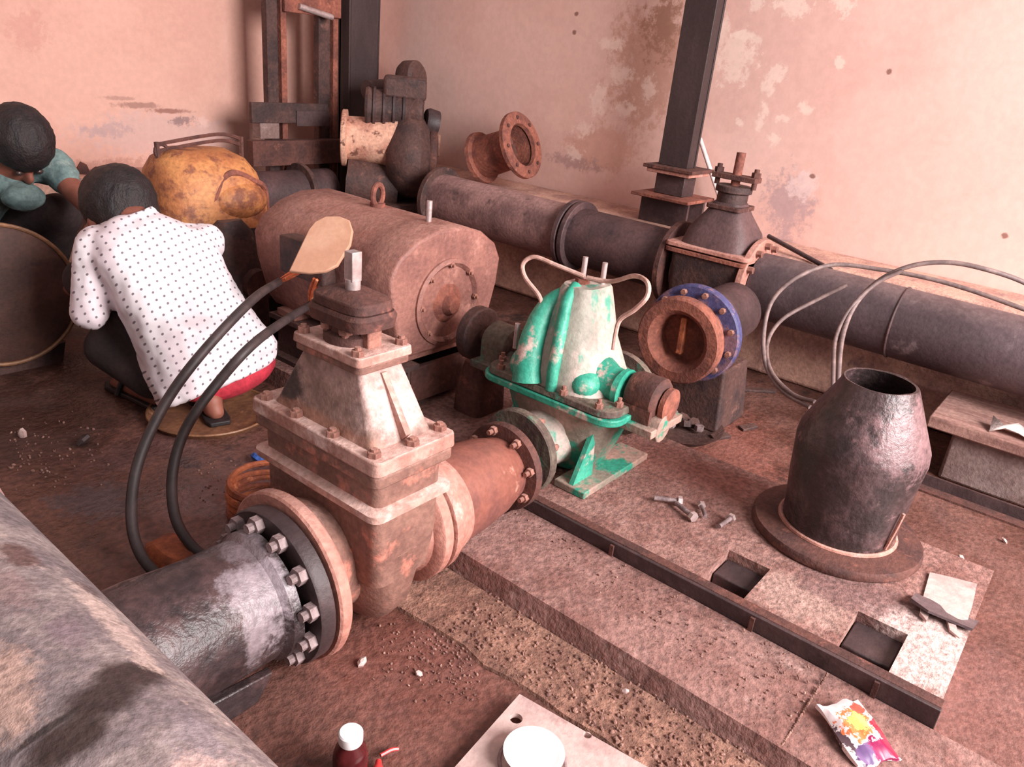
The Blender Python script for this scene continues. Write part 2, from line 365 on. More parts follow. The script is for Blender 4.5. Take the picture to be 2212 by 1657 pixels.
M('cloth_teal', (112, 132, 130), (88, 108, 108), (152, 164, 158), scale=7, bump=.2, rough=.9)
M('eye_dark', (60, 42, 40), rough=.3, bump=0)
M('rubber_black', (34, 26, 28), (46, 36, 36), scale=10, bump=.1, rough=.6)

def dotted_shirt():
    m = bpy.data.materials.new('shirt_dots'); m.use_nodes = True; t = NT(m.node_tree); b = m.node_tree.nodes['Principled BSDF']
    co = t.n('ShaderNodeTexCoord').outputs['Object']
    sp = t.n('ShaderNodeSeparateXYZ'); t.l(co, sp.inputs[0]); x, y, z = sp.outputs
    u = t.math('SUBTRACT', t.math('MULTIPLY', x, .96), t.math('MULTIPLY', y, .28))
    v = t.math('ADD', t.math('MULTIPLY', z, .85), t.math('MULTIPLY', y, .45))
    ua = t.math('ADD', t.math('MULTIPLY', u, 36), t.math('MULTIPLY', v, 10)); va = t.math('SUBTRACT', t.math('MULTIPLY', v, 36), t.math('MULTIPLY', u, 10))
    d = t.math('ADD', t.math('POWER', t.math('SUBTRACT', t.math('FRACT', ua), .5), 2.0), t.math('POWER', t.math('SUBTRACT', t.math('FRACT', va), .5), 2.0))
    f = t.math('MULTIPLY', t.step(d, .012, .034, 1, 0), .85)
    n = t.noise(co, 7, 3)
    base = t.mix(t.step(n, .4, .62), lin((226, 208, 213)), lin((242, 230, 234)))
    t.l(t.mix(f, base, lin((96, 76, 88))), b.inputs['Base Color']); b.inputs['Roughness'].default_value = .9
    MATS['shirt_dots'] = m
dotted_shirt()
def packet_print():
    m = bpy.data.materials.new('packet_print'); m.use_nodes = True; t = NT(m.node_tree); b = m.node_tree.nodes['Principled BSDF']
    co = t.n('ShaderNodeTexCoord').outputs['Object']
    wn = t.vmath('MULTIPLY', t.vmath('SUBTRACT', t.noise(co, 60, 5, .7, col=True), (.5, .5, .5)), (3, 3, 3))
    col = lin((240, 222, 222))
    for c, r, cc in [((.0, .01, 0), (.04, .038, 1), (232, 120, 70)), ((.005, .015, 0), (.024, .022, 1), (244, 206, 110)), ((.035, .045, 0), (.02, .018, 1), (216, 92, 76)),
                     ((.02, -.055, 0), (.045, .026, 1), (150, 36, 84)), ((-.028, -.052, 0), (.026, .024, 1), (112, 84, 128)), ((.05, -.01, 0), (.015, .03, 1), (190, 48, 64)), ((-.05, -.01, 0), (.01, .04, 1), (92, 70, 76)), ((.045, -.05, 0), (.02, .02, 1), (196, 40, 70))]:
        p = t.vmath('ADD', t.vmath('DIVIDE', t.vmath('SUBTRACT', co, c), r), wn)
        p = t.vmath('MULTIPLY', p, (1, 1, 0)); col = t.mix(t.step(t.vmath('LENGTH', p), .85, 1.0, 1, 0), col, lin(cc))
    t.l(col, b.inputs['Base Color']); b.inputs['Roughness'].default_value = .3
    MATS['packet_print'] = m
packet_print()

# ------------------------------------------------------------------ the setting
XW, YW = 4.05, 4.70
struct(B().box((-3, -3.5, -.1), (XW+.2, YW+.2, 0)).build('floor', 'floor_mud', flat=True))
struct(B().box((-3, YW, 0), (XW+.2, YW+.2, 3.4)).build('wall_left', 'wall_left_plaster', flat=True))
struct(B().box((XW, -3.5, 0), (XW+.2, YW, 3.4)).build('wall_right', 'wall_right_plaster', flat=True))
# ledge behind the rear pipe
struct(B().box((3.66, -3.0, 0), (XW, 4.2, .6)).build('trim_1', 'ledge_dust', bevel=.02))
struct(B().box((-3, 4.45, 0), (2.6, YW, .52)).build('trim_5', 'ledge_dust', bevel=.02))
# base plinth with two anchor pockets
def gridboxes(b, xs, ys, z0, z1, holes):
    for i in range(len(xs)-1):
        for j in range(len(ys)-1):
            b.box((xs[i], ys[j], z0), (xs[i+1], ys[j+1], .018 if (i, j) in holes else z1))
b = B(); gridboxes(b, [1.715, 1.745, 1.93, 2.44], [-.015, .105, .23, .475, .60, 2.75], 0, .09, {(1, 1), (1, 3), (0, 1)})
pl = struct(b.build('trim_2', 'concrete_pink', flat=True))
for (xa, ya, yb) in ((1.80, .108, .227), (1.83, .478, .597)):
    b = B(); b.box((xa, ya, .0185), (1.928, yb, .062)); b.build('pocket_shade', 'black_steel', pl, bevel=.004)  # dark block added to stand for the shade inside a deep pocket
# sloping concrete strip beside the channel
b = B(); y0, y1 = -.8, 1.2
rg = []
for y, zt in ((y0, .035), (0.0, .05), (.6, .06), (y1, .066)):
    rg.append([V((1.35, y, 0)), V((1.375, y, zt)), V((1.698, y, zt-.012)), V((1.698, y, 0))])
b.ringmesh(rg); struct(b.build('trim_3', 'strip_concrete'))
b = B(); n = 26; rn = random.Random(3)
inner = [V((1.35, -.8+2.05*i/n, 0)) for i in range(n+1)]
outer = [V((1.175+rn.uniform(-.012, .012)-.03*(i/n), -.8+2.05*i/n, 0)) for i in range(n+1)]
rg = [[o_, o_+V((0.004, 0, .008)), i_+V((0, 0, .010)), i_] for o_, i_ in zip(outer, inner)]
b.ringmesh(rg); struct(b.build('trim_4', 'dirt_strip'))
# gravel lying on the dirt strip: nobody could count it
b = B(); rn = random.Random(11)
def pebble(b, c, s, rn):
    R = Euler((rn.uniform(0, 3), rn.uniform(0, 3), rn.uniform(0, 3))).to_matrix()
    b.ell(c, (s, s*rn.uniform(.6, .9), s*rn.uniform(.45, .7)), R, n=6, m=4)
for i in range(900):
    y = rn.uniform(-.3, 1.02); x = rn.uniform(1.17, 1.36)
    pebble(b, V((x, y, .010)), rn.uniform(.002, .008), rn)
for i in range(500):
    y = rn.uniform(-.2, 1.18); x = rn.uniform(1.38, 1.68); y = max(y, .22); pebble(b, V((x, y, .056-.012*max(0, .6-y))), rn.uniform(.0015, .005), rn)
for i in range(260):
    p = at(rn.triangular(800, 1060, 1000), rn.triangular(1330, 1540, 1380), z=.002)
    pebble(b, p, rn.uniform(.0015, .005), rn)
for i in range(110):
    p = at(rn.uniform(20, 240), rn.triangular(880, 1060, 980), z=.001); pebble(b, p, rn.uniform(.002, .007), rn)
for i in range(40):
    p = at(rn.uniform(425, 520), rn.uniform(990, 1090), z=.001); pebble(b, p, rn.uniform(.002, .006), rn)
g = b.build('gravel', 'stone'); g['kind'] = 'stuff'; tag(g, 'loose gravel and grit scattered along the dirt strip by the concrete', 'gravel')

# steel channel along the plinth edge
t = thing('steel_channel', 'long dark steel channel edging the concrete plinth', 'steel channel', (1.70, 0, 0))
b = B(); b.box((1.700, -.02, 0), (1.712, 1.21, .092)); b.build('web', 'black_steel', t, bevel=.002)
b = B(); b.box((1.712, -.02, .084), (1.744, 1.21, .0935)); b.build('flange', 'rust_dark', t, bevel=.002)
for y in (.42, .11, .85):
    b = B(); b.box((1.692, y, .03), (1.6995, y+.012, .086)); b.build('stiffener', 'rust_dark', t)

# ------------------------------------------------------------------ foreground gate valve and its pipes
def gate_valve(t, k):
    """k: dict of materials; valve in its own frame, pipe axis along x, axis height .19"""
    za = .19
    b = B()
    b.loft([(0, 0, .012, .022, .07, 2.2), (0, 0, .05, .055, .14, 2.3), (0, 0, .11, .078, .185, 2.5), (0, 0, .2, .092, .2, 3), (0, 0, .27, .096, .203, 3.6)], n=40); b.loft([(0, 0, .2, .088, .196, 5), (0, 0, .3, .098, .203, 6), (0, 0, .49, .1, .205, 6)], n=40)
    b.lathe([(.14, -.165), (.15, -.14), (.12, -.07)], (0, 0, za+.03), (1, 0, .0))
    b.lathe([(.14, -.17), (.128, -.12), (.135, 0), (.128, .12), (.14, .17)], (0, 0, za), (1, 0, 0))
    body = b.build('body', k['body'], t, world=False)
    b = B(); b.loft([(0, 0, .395, .1, .2, 6), (0, 0, .402, .122, .225, 6), (0, 0, .418, .122, .225, 6), (0, 0, .426, .1, .2, 6)], n=40); b.build('rib', k['pale'], body, world=False)
    for sx in ():
        b = B(); b.prism([(-.1, 0), (.1, 0), (.03, .2), (-.03, .2)], -.006, .006, Matrix.Translation((sx*.1, 0, .33)) @ Euler((PI/2, 0, PI/2)).to_matrix().to_4x4() @ Matrix.Rotation(PI, 4, 'Z') @ Matrix.Translation((0, -.02, 0)))
    b = B(); b.lathe([(.115, -.197), (.204, -.197), (.209, -.192), (.209, -.170), (.203, -.162), (.15, -.150), (.13, -.12)], (0, 0, za), (1, 0, 0), n=56); b.build('flange', k['flange'], t, world=False)
    b = B(); b.lathe([(.13, .12), (.145, .15), (.172, .158), (.176, .163), (.176, .19), (.172, .196), (.115, .196)], (0, 0, za), (1, 0, 0), n=56); b.build('flange', k['flange'], t, world=False)
    bf = B(); bf.loft([(0, 0, .485, .118, .222, 7), (0, 0, .513, .118, .222, 7)], n=44); bf.build('body_flange', k['body'], t, world=False, bevel=.004)
    bf = B(); bf.loft([(0, 0, .516, .122, .227, 7), (0, 0, .551, .120, .225, 7)], n=44); fl = bf.build('bonnet_flange', k['pale'], t, world=False, bevel=.004)
    bo = None
    for (x, y) in [(-.098, -.19), (-.102, -.06), (-.102, .07), (-.098, .19), (.098, -.19), (.102, -.06), (.102, .07), (.098, .19), (0, -.203), (0, .203)]:
        if bo is None:
            q = B(); q.cyl((0, 0, 0), (0, 0, .012), .0155, n=6); q.cyl((0, 0, .011), (0, 0, .018), .008, n=8)
            bo = q.build('bolt', k['bolt'], fl, world=False); bo.location = (x, y, .551)
        else: part_copy(bo, fl, (x, y, .551))
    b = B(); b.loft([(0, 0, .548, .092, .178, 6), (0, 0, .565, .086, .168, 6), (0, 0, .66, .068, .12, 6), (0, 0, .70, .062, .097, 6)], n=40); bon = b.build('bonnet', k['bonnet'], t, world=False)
    for s in (-1, 1):
        b = B(); b.prism([(.548, s*.172), (.57, s*.19), (.69, s*.108), (.69, s*.09)], -.008, .008, Matrix(((0, 0, 1, 0), (0, 1, 0, 0), (1, 0, 0, 0), (0, 0, 0, 1))))
        b.build('web', k['pale'], bon, world=False)
    b = B(); b.loft([(0, 0, .70, .076, .112, 6), (0, 0, .715, .076, .112, 6)], n=36); b.build('gland_seat', k['body'], t, world=False, bevel=.002)
    b = B(); b.loft([(0, 0, .717, .08, .116, 7), (0, 0, .738, .078, .114, 7)], n=36); tf = b.build('top_flange', k['pale'], t, world=False, bevel=.003)
    bo = None
    for (x, y) in [(-.062, -.092), (-.062, .092), (.062, -.092), (.062, .092)]:
        if bo is None:
            q = B(); q.cyl((0, 0, 0), (0, 0, .013), .014, n=6); q.cyl((0, 0, .012), (0, 0, .02), .007, n=8); bo = q.build('bolt', k['bolt'], tf, world=False); bo.location = (x, y, .738)
        else: part_copy(bo, tf, (x, y, .738))
    b = B(); b.lathe([(.064, .735), (.064, .757), (.05, .762), (.05, .80)], n=24); b.build('stuffing_box', k['dark'], t, world=False)
    for s in (-1, 1):
        b = B(); b.box((-.02, s*.062-.014, .735), (.02, s*.062+.014, .815)); b.build('yoke_post', k['bolt'], t, world=False, bevel=.004)
        b = B(); b.cyl((-.045, s*.03, .735), (-.045, s*.03, .80), .009, n=8); b.cyl((-.045, s*.03, .765), (-.045, s*.03, .777), .016, n=6); b.build('gland_bolt', k['bolt'], t, world=False)
    b = B(); b.loft([(0, 0, .78, .062, .09, 4), (0, 0, .806, .066, .094, 4), (0, 0, .815, .06, .088, 4)], n=28); b.build('gland_plate', k['dark'], t, world=False)
    b = B(); b.loft([(0, 0, .815, .06, .086, 4), (0, 0, .838, .06, .084, 4), (0, 0, .852, .034, .05, 3)], n=28); b.build('yoke_cap', k['cap'], t, world=False, bevel=.003)
    b = B(); b.cyl((0, 0, .84), (0, 0, .875), .017, n=14); b.box((-.0135, -.0135, .87), (.0135, .0135, .935)); b.build('stem', k['stem'], t, world=False, bevel=.0015)
    return body
vt = thing('gate_valve', 'large pinkish-brown gate valve in the foreground with silver square stem', 'valve', (1.062, 1.25, 0), rot=(-.010, 0, 0))
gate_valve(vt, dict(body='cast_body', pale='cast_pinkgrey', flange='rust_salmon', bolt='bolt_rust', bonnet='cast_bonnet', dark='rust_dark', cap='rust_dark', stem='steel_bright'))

# black bitumen stub between big header and valve
t = thing('bitumen_pipe', 'glossy black bitumen-coated pipe stub bolted to the foreground valve', 'pipe', (1.062-.199, 1.24, 0))
b = B(); b.lathe([(.148, -.385), (.147, -.33), (.140, -.2), (.138, -.10), (.15, -.085), (.15, -.06)], (0, 0, .19), (1, 0, 0), n=44); b.build('barrel', 'black_bitumen', t, world=False, disp=(.012, .12))
b = B(); b.lathe([(.13, -.042), (.185, -.042), (.188, -.036), (.188, -.006), (.13, -.002)], (0, 0, .19), (1, 0, 0), n=48); b.build('flange', 'black_steel', t, world=False)
b = B(); b.prism([(0, -.06), (.26, -.05), (.30, .01), (.06, .03)], -.012, .012, Matrix.Translation((-.42, -.11, .07)) @ Euler((PI/2, 0, 0)).to_matrix().to_4x4()); b.build('support_gusset', 'black_bitumen', t, world=False, bevel=.004)
bolt_ring(t, (-.042, 0, .19), (-1, 0, 0), .161, 12, .021, .034, 'bolt_grey', phase=.2)

# brown reducer between valve and pump
t = thing('pipe_reducer', 'glossy copper-brown pipe reducer between the foreground valve and green pump', 'pipe reducer', (1.262, 1.245, 0))
b = B(); b.lathe([(.12, .002), (.165, .003), (.17, .006), (.168, .03), (.155, .06), (.143, .10)], (0, 0, .19), (1, 0, 0), n=44); b.build('flange', 'rust_salmon', t, world=False)
b = B(); b.lathe([(.142, .09), (.138, .13), (.132, .22), (.122, .30), (.108, .35), (.1, .385)], (0, 0, .19), (1, 0, 0), n=44); b.build('barrel', 'copper_paint', t, world=False)
b = B(); b.lathe([(.095, .36), (.138, .365), (.14, .37), (.14, .392), (.095, .395)], (.013, 0, .195), (1, 0, 0), n=44); b.build('end_flange', 'rust_dark', t, world=False)
bolt_ring(t, (.382, 0, .195), (-1, 0, 0), .12, 8, .014, .035, 'bolt_rust', phase=.3)

# big dusty header in the corner of the picture
t = thing('header_pipe', 'very large dusty grey painted pipe lying nearest the camera', 'pipe', (.29, 1.0, 0))
b = B(); b.lathe([(.22, -1.9), (.22, -.50), (.2215, -.47), (.22, -.44), (.22, -.10), (.22, 1.0), (.222, 1.02), (.22, 1.05), (.22, 2.2)], (0, 0, .235), (0, 1, 0), n=64); b.build('barrel', 'header_paint', t, world=False, disp=(.006, .2))
b = B(); b.lathe([(.217, .84), (.228, .845), (.228, .875), (.217, .88)], (0, 0, .235), (0, 1, 0), n=56); b.build('coupling_band', 'pipe_dusty', t, world=False)

# ------------------------------------------------------------------ green pump
pc = V((2.03, 1.27, 0))
t = thing('pump', 'worn green split-case pump with peeling paint between valve and motor', 'pump', pc)
b = B(); b.loft([(0, .02, .385, .165, .20, 3), (0, .02, .44, .16, .165, 2.8), (.01, .02, .54, .135, .115, 2.6), (.02, .02, .63, .11, .085, 2.8), (.03, .02, .69, .09, .066, 3.2), (.03, .02, .70, .082, .06, 3.2)], n=40); up = b.build('upper_casing', 'pump_worn', t, world=False, disp=(.01, .1))
b = B()
b.tube([(-.17, .07, .39), (-.155, .085, .46), (-.115, .095, .55), (-.07, .09, .62), (-.02, .06, .66)], lambda u: .052-.02*u, n=14)
b.ell((-.12, .1, .42), (.055, .075, .07)); b.build('suction_lobe', 'pump_green', t, world=False, disp=(.008, .08))
b = B(); b.tube([(-.16, -.02, .39), (-.155, -.015, .47), (-.12, .0, .57), (-.075, .02, .66), (-.02, .03, .695)], .02, n=10); b.build('casing_rib', 'pump_green', up, world=False)
b = B(); b.lathe([(.085, 0), (.08, .05), (.062, .09), (.062, .12), (.07, .122), (.07, .14), (.03, .142)], (-.02, -.07, .415), (0, -1, 0), n=28); b.ell((-.09, -.1, .42), (.06, .05, .05)); b.build('gland_lobe', 'pump_green', t, world=False, disp=(.012, .05))
b = B(); b.loft([(0, .0, .345, .185, .27, 5), (0, 0, .368, .185, .27, 5)], n=40); b.build('lower_split_flange', 'pump_green', t, world=False, bevel=.004)
b = B(); b.loft([(0, .0, .37, .18, .26, 5), (0, 0, .392, .175, .255, 5)], n=40); sf = b.build('upper_split_flange', 'pump_grime', t, world=False, bevel=.004)
bo = None
for x, y in [(-.16, -.2), (-.165, -.07), (-.165, .06), (-.16, .19), (.16, -.2), (.165, .06), (.16, .19), (0, -.235), (0, .235), (-.1, .235), (-.1, -.235)]:
    if bo is None:
        q = B(); q.cyl((0, 0, 0), (0, 0, .016), .013, n=6); q.cyl((0, 0, .015), (0, 0, .03), .007, n=8); bo = q.build('bolt', 'bolt_rust', sf, world=False); bo.location = (x, y, .392)
    else: part_copy(bo, sf, (x, y, .392))
b = B(); b.loft([(0, .0, .10, .10, .13, 3), (0, 0, .16, .12, .16, 3), (0, 0, .25, .15, .19, 3), (0, 0, .345, .16, .22, 3.5)], n=36); b.build('lower_casing', 'pump_lower', t, world=False, disp=(.01, .1))
b = B(); b.lathe([(.09, -.25), (.092, -.2), (.10, -.13), (.13, -.02), (.13, .05)], (0, 0, .205), (1, 0, 0), n=36); b.ell((-.10, -.03, .255), (.075, .07, .065)); b.build('suction_nozzle', 'pump_worn', t, world=False)
b = B(); b.lathe([(.08, -.288), (.137, -.288), (.141, -.283), (.141, -.258), (.135, -.252), (.09, -.245)], (0, 0, .20), (1, 0, 0), n=48); fl = b.build('suction_flange', 'pump_grime', t, world=False)
bolt_ring(t, (-.25, 0, .20), (1, 0, 0), .118, 8, .014, .03, 'bolt_rust', phase=.4)
b = B(); b.lathe([(.11, .1), (.115, .2), (.12, .3)], (0, 0, .24), (1, 0, 0), n=36); b.lathe([(.10, .30), (.16, .302), (.16, .33), (.10, .335)], (0, 0, .24), (1, 0, 0), n=40); b.build('discharge_nozzle', 'pump_grime', t, world=False)
for s, y in ((-1, -.16), (1, .15)):
    b = B(); b.box((-.2, y-.06, .09), (.2, y+.06, .115)); b.build('foot', 'pump_lower', t, world=False, bevel=.004)
    b = B(); b.prism([(-.19, .115), (-.08, .115), (-.10, .30)], -.008, .008, Matrix.Translation((0, y, 0)) @ Euler((PI/2, 0, 0)).to_matrix().to_4x4()); b.build('foot_web', 'pump_green', t, world=False)
# bearing brackets at both shaft ends
b = B(); b.tube([(0, -.24, .36), (-.02, -.30, .345), (-.02, -.36, .34)], .05, n=12); b.box((-.1, -.36, .325), (.1, -.24, .352)); b.build('bearing_bracket', 'pump_lower', t, world=False, bevel=.003)
b = B(); b.lathe([(.03, 0), (.068, .004), (.074, .02), (.074, .10), (.06, .115), (.03, .12)], (0, -.22, .41), (0, -1, 0), n=28); b.box((-.075, -.33, .34), (.075, -.23, .40)); b.build('bearing_housing', 'rust_dark', t, world=False, disp=(.01, .06))
b = B(); b.lathe([(.03, 0), (.055, .003), (.055, .02), (.0301, .024)], (0, -.34, .41), (0, -1, 0), n=24); b.build('bearing_cover', 'rust', t, world=False)
b = B(); b.tube([(0, .24, .36), (-.02, .30, .35), (-.02, .36, .345)], .05, n=12); b.box((-.1, .24, .325), (.1, .38, .352)); b.build('bearing_bracket', 'pump_grime', t, world=False, bevel=.003)
b = B(); b.lathe([(.03, 0), (.066, .004), (.07, .02), (.07, .10), (.03, .12)], (0, .26, .41), (0, 1, 0), n=28); b.box((-.07, .27, .34), (.07, .36, .40)); b.build('bearing_housing', 'pump_grime', t, world=False, disp=(.01, .06))
b = B(); b.cyl((0, -.35, .41), (0, .46, .41), .025, n=16); b.build('shaft', 'rust_dark', t, world=False)
b = B(); b.lathe([(.025, 0), (.095, .004), (.1, .01), (.1, .045), (.095, .05), (.025, .05)], (0, .41, .41), (0, 1, 0), n=32); b.build('coupling_half', 'machine_dark', t, world=False)
# studs and cooling tubes
b = B(); b.cyl((.02, .035, .695), (.02, .035, .715), .024, n=6); b.build('stud_nut', 'rust', t, world=False)
for p, h in (((.02, .035, .70), .085), ((.07, -.01, .695), .075), ((-.135, .16, .47), .085)):
    b = B(); b.cyl(p, V(p)+V((0, 0, h)), .009, n=10); b.build('stud', 'steel_bright', t, world=False)
wp = lambda px, py, **k: at(px, py, **k)-pc
b = B(); b.tube([wp(1170, 668, x=1.93), wp(1165, 640, x=1.94), wp(1135, 600, x=1.96), wp(1130, 570, x=1.98), wp(1155, 555, x=2.0), wp(1200, 572, x=2.02), wp(1262, 597, x=2.04)], .0075, n=8); b.build('cooling_tube', 'hose_beige', t, world=False)
b = B(); b.tube([wp(1268, 600, x=2.04), wp(1320, 608, x=2.05), wp(1370, 596, x=2.03), wp(1398, 610, x=2.0), wp(1398, 640, x=1.98), wp(1372, 668, x=1.97), wp(1340, 690, x=1.97), wp(1330, 720, x=1.97), wp(1325, 755, x=1.97)], .0075, n=8); b.build('cooling_tube', 'hose_beige', t, world=False)

# ------------------------------------------------------------------ electric motor
mc = V((2.02, 1.86, 0))
t = thing('electric_motor', 'big boxy brown electric motor behind the foreground valve', 'motor', mc)
prof = [(-.20, .31), (-.235, .36), (-.28, .52), (-.29, .62), (-.255, .68), (-.17, .735), (-.07, .765), (.07, .765), (.17, .735), (.255, .68), (.29, .62), (.28, .52), (.235, .36), (.20, .31)]
sc = lambda k, dz=0: [((x*k), (z-.52)*k+.52+dz) for x, z in prof]
def xz_rings(b, levels):
    b.ringmesh([[V((x, y, z)) for x, z in sc(k)] for y, k in levels])
b = B(); xz_rings(b, [(.0, .97), (.012, 1.0), (.16, 1.0), (.175, .985), (.20, .985), (.62, .985), (.64, 1.0), (.78, 1.0), (.80, .96)]); body = b.build('housing', 'motor_paint', t, world=False, bevel=.006)
b = B(); b.lathe([(.155, 0), (.165, .004), (.165, .02), (.15, .026), (.135, .012), (.125, -.004), (.122, -.04), (.04, -.042)], (0, .012, .49), (0, -1, 0), n=48); b.build('end_shield', 'motor_paint', t, world=False)
b = B(); b.lathe([(.02, -.03), (.085, -.028), (.085, .0), (.062, .02), (.045, .026), (.03, .05), (.02, .052)], (0, .01, .485), (0, -1, 0), n=32); b.build('bearing_cap', 'rust', t, world=False, disp=(.012, .05))
bolt_ring(t, (0, -.005, .49), (0, -1, 0), .142, 8, .011, .02, 'bolt_rust')
for yq in (.02, .6):
    b = B(); b.box((-.24, yq, .285), (.24, yq+.12, .315)); b.build('foot', 'motor_paint', t, world=False, bevel=.004)
b = B(); b.tube([(.02+.03*math.cos(a), .42+.03*math.cos(a)*.2, .805+.04*math.sin(a)) for a in [2*PI*i/14 for i in range(15)]], .011, n=8, sub=2); b.cyl((.02, .42, .755), (.02, .42, .775), .03, n=12); b.build('lifting_eye', 'rust', t, world=False)
b = B(); b.cyl((.0, .12, .76), (.0, .12, .84), .011, n=10); b.build('lifting_stud', 'steel_bright', t, world=False)
b = B(); b.box((-.335, .30, .52), (-.26, .56, .66)); b.build('terminal_box', 'machine_dark', t, world=False, bevel=.008)
t2 = thing('motor_pedestal', 'dark shadowed steel pedestal under the electric motor', 'pedestal', (2.02, 1.9, .09))
b = B()
for x in (-.2, .2): b.box((2.02+x-.05, 1.84, .0901), (2.02+x+.05, 2.62, .11)); b.box((2.02+x-.008, 1.84, .11), (2.02+x+.008, 2.62, .265)); b.box((2.02+x-.05, 1.84, .265), (2.02+x+.05, 2.62, .2845))
b.build('beams', 'machine_dark', t2)
b = B(); b.box((1.85, 1.86, .12), (2.19, 1.88, .26)); b.build('end_plate', 'rust_dark', t2)
# loose tan cover leaning on the motor
c0 = at(705, 535, x=1.66)
nrm = V((-.62, -.36, .62)).normalized(); upv = (V((0.35, .55, .75))-nrm*nrm.dot(V((.35, .55, .75)))).normalized(); rt = upv.cross(nrm)
M4 = Matrix((( rt.x, upv.x, nrm.x, c0.x), (rt.y, upv.y, nrm.y, c0.y), (rt.z, upv.z, nrm.z, c0.z), (0, 0, 0, 1)))
def topix(px, py):
    d = ROT @ ray(px, py); tt = (c0-CAMPOS).dot(nrm)/d.dot(nrm); q = M4.inverted() @ (CAMPOS+d*tt); return (q.x, q.y)
outl = [topix(*p) for p in [(625, 588), (650, 535), (668, 497), (682, 480), (705, 469), (735, 469), (756, 478), (763, 500), (758, 530), (742, 555), (730, 575), (705, 588), (670, 592)]]
b = B(); b.prism(outl, -.008, .008, M4)
tag(b.build('terminal_cover', 'tan_board', None, loc=c0, bevel=.004), 'smooth tan rounded terminal cover leaning on the motor side', 'cover')

# thick black supply cables
def cable(name, pts, r, mat, label, ends=None, group=None, n=10):
    t = thing(name, label, 'cable', pts[-1], group=group)
    b = B(); b.tube(pts, r, n=n); b.build('sheath', mat, t)
    return t
ca = [at(604, 608, x=1.62), at(545, 648, z=.58), at(432, 768, z=.48), at(352, 880, z=.36), at(297, 1005, z=.24), at(284, 1120, z=.14), at(308, 1205, z=.07), at(375, 1275, z=.02)]
cb = [at(672, 657, x=1.72), at(560, 732, z=.50), at(468, 830, z=.40), at(402, 925, z=.30), at(373, 1020, z=.20), at(378, 1115, z=.11), at(415, 1180, z=.05), at(470, 1222, z=.02)]
t = cable('supply_cable', ca, .0145, 'cable_black', 'thick black cable looping furthest left over the man in white shirt')
for k in range(3):
    d = V((0, 0, .009)).copy(); d.rotate(Euler((0, 2.1*k, 0)))
    b = B(); b.tube([ca[0]+d*.5, at(622, 598, x=1.63)+d, at(645, 585, x=1.65)+d], .006, n=6); b.build('copper_core', 'copper_wire', t)
t = cable('supply_cable', cb, .0145, 'cable_black', 'thick black cable nearest the valve bonnet with blue taped end')
for k in range(3):
    d = V((.009, 0, 0)).copy(); d.rotate(Euler((0, 0, 2.1*k)))
    b = B(); b.tube([cb[0]+d*.3, at(674, 632, x=1.70)+d, at(684, 603, x=1.68)+d], .006, n=6); b.build('copper_core', 'copper_wire', t)
b = B(); b.tube([cb[0]-V((.005, .03, .012)), cb[0]], .017, n=10); b.build('tape', 'blue_tape', t)

# ------------------------------------------------------------------ rear pipe run along the right wall
def run(name, label, y0, y1, mat, r=.15, flanges=()):
    t = thing(name, label, 'pipe', (3.45, (y0+y1)/2, 0))
    zc = lambda y: .478+.009*y
    b = B(); b.cyl((3.45, y0, zc(y0)), (3.45, y1, zc(y1)), r, n=48); b.build('barrel', mat, t, disp=(.004, .2))
    for (y, rr, w, m) in flanges:
        b = B(); b.cyl((3.45, y, zc(y)), (3.45, y+w, zc(y+w)), rr, n=48); b.build('flange', m, t, bevel=.004)
    return t
t = run('rear_pipe', 'thick dark grey pipe on the right side beneath the thin cables', -1.6, 1.242, 'pipe_grey', .148)
b = B(); b.torus((3.45, .62, .483), (0, 1, 0), .148, .005, 48, 8); b.build('weld_seam', 'pipe_dark', t)
t = run('rear_pipe', 'dusty pink-grey pipe length nearest the room corner', 2.28, 3.31, 'pipe_dusty', .15, [(2.285, .185, .03, 'pipe_dark'), (3.27, .19, .035, 'machine_dark')])
t = run('rear_pipe', 'short dark pipe length between flange joint and rear valve', 1.69, 2.278, 'pipe_dark', .15, [(2.243, .185, .03, 'pipe_dark')])
# rear gate valve
t = thing('rear_gate_valve', 'dark rusty gate valve on the wall pipe beside the leaning column', 'valve', (3.45, 1.45, 0))
za = .492
b = B(); b.lathe([(.16, -.17), (.155, -.1), (.165, 0), (.155, .1), (.16, .17)], (3.45, 1.45, za), (0, 1, 0)); b.loft([(3.45, 1.45, .30, .06, .05, 2.6), (3.45, 1.45, .36, .13, .10, 3), (3.45, 1.45, .45, .15, .13, 3)], n=36); b.loft([(3.45, 1.45, .37, .165, .165, 6), (3.45, 1.45, .60, .178, .178, 6)], n=36); b.build('body', 'machine_dark', t)
for y in (1.245, 1.655):
    b = B(); b.cyl((3.45, y, za), (3.45, y+.032, za), .205, n=48); b.build('flange', 'rust_salmon' if y < 1.4 else 'rust_dark', t, bevel=.004)
m = frame((0, -1, 0))
bo = None
for i in range(12):
    a = 2*PI*i/12; c = V((3.45, 1.245, za))+m @ V((math.cos(a)*.178, math.sin(a)*.178, 0))
    if bo is None:
        q = B(); q.cyl((0, 0, 0), (0, -.025, 0), .016, n=6); bo = q.build('bolt', 'bolt_rust', t, world=False); bo.location = c-V(t['_o'])
    else: part_copy(bo, t, c-V(t['_o']))
b = B(); b.loft([(3.45, 1.45, .585, .19, .205, 7), (3.45, 1.45, .605, .19, .205, 7)], n=40); b.build('body_flange', 'rust', t, bevel=.003)
b = B(); b.loft([(3.45, 1.45, .612, .19, .208, 7), (3.45, 1.45, .630, .187, .206, 7)], n=40); b.build('bonnet_flange', 'rust_salmon', t, bevel=.003)
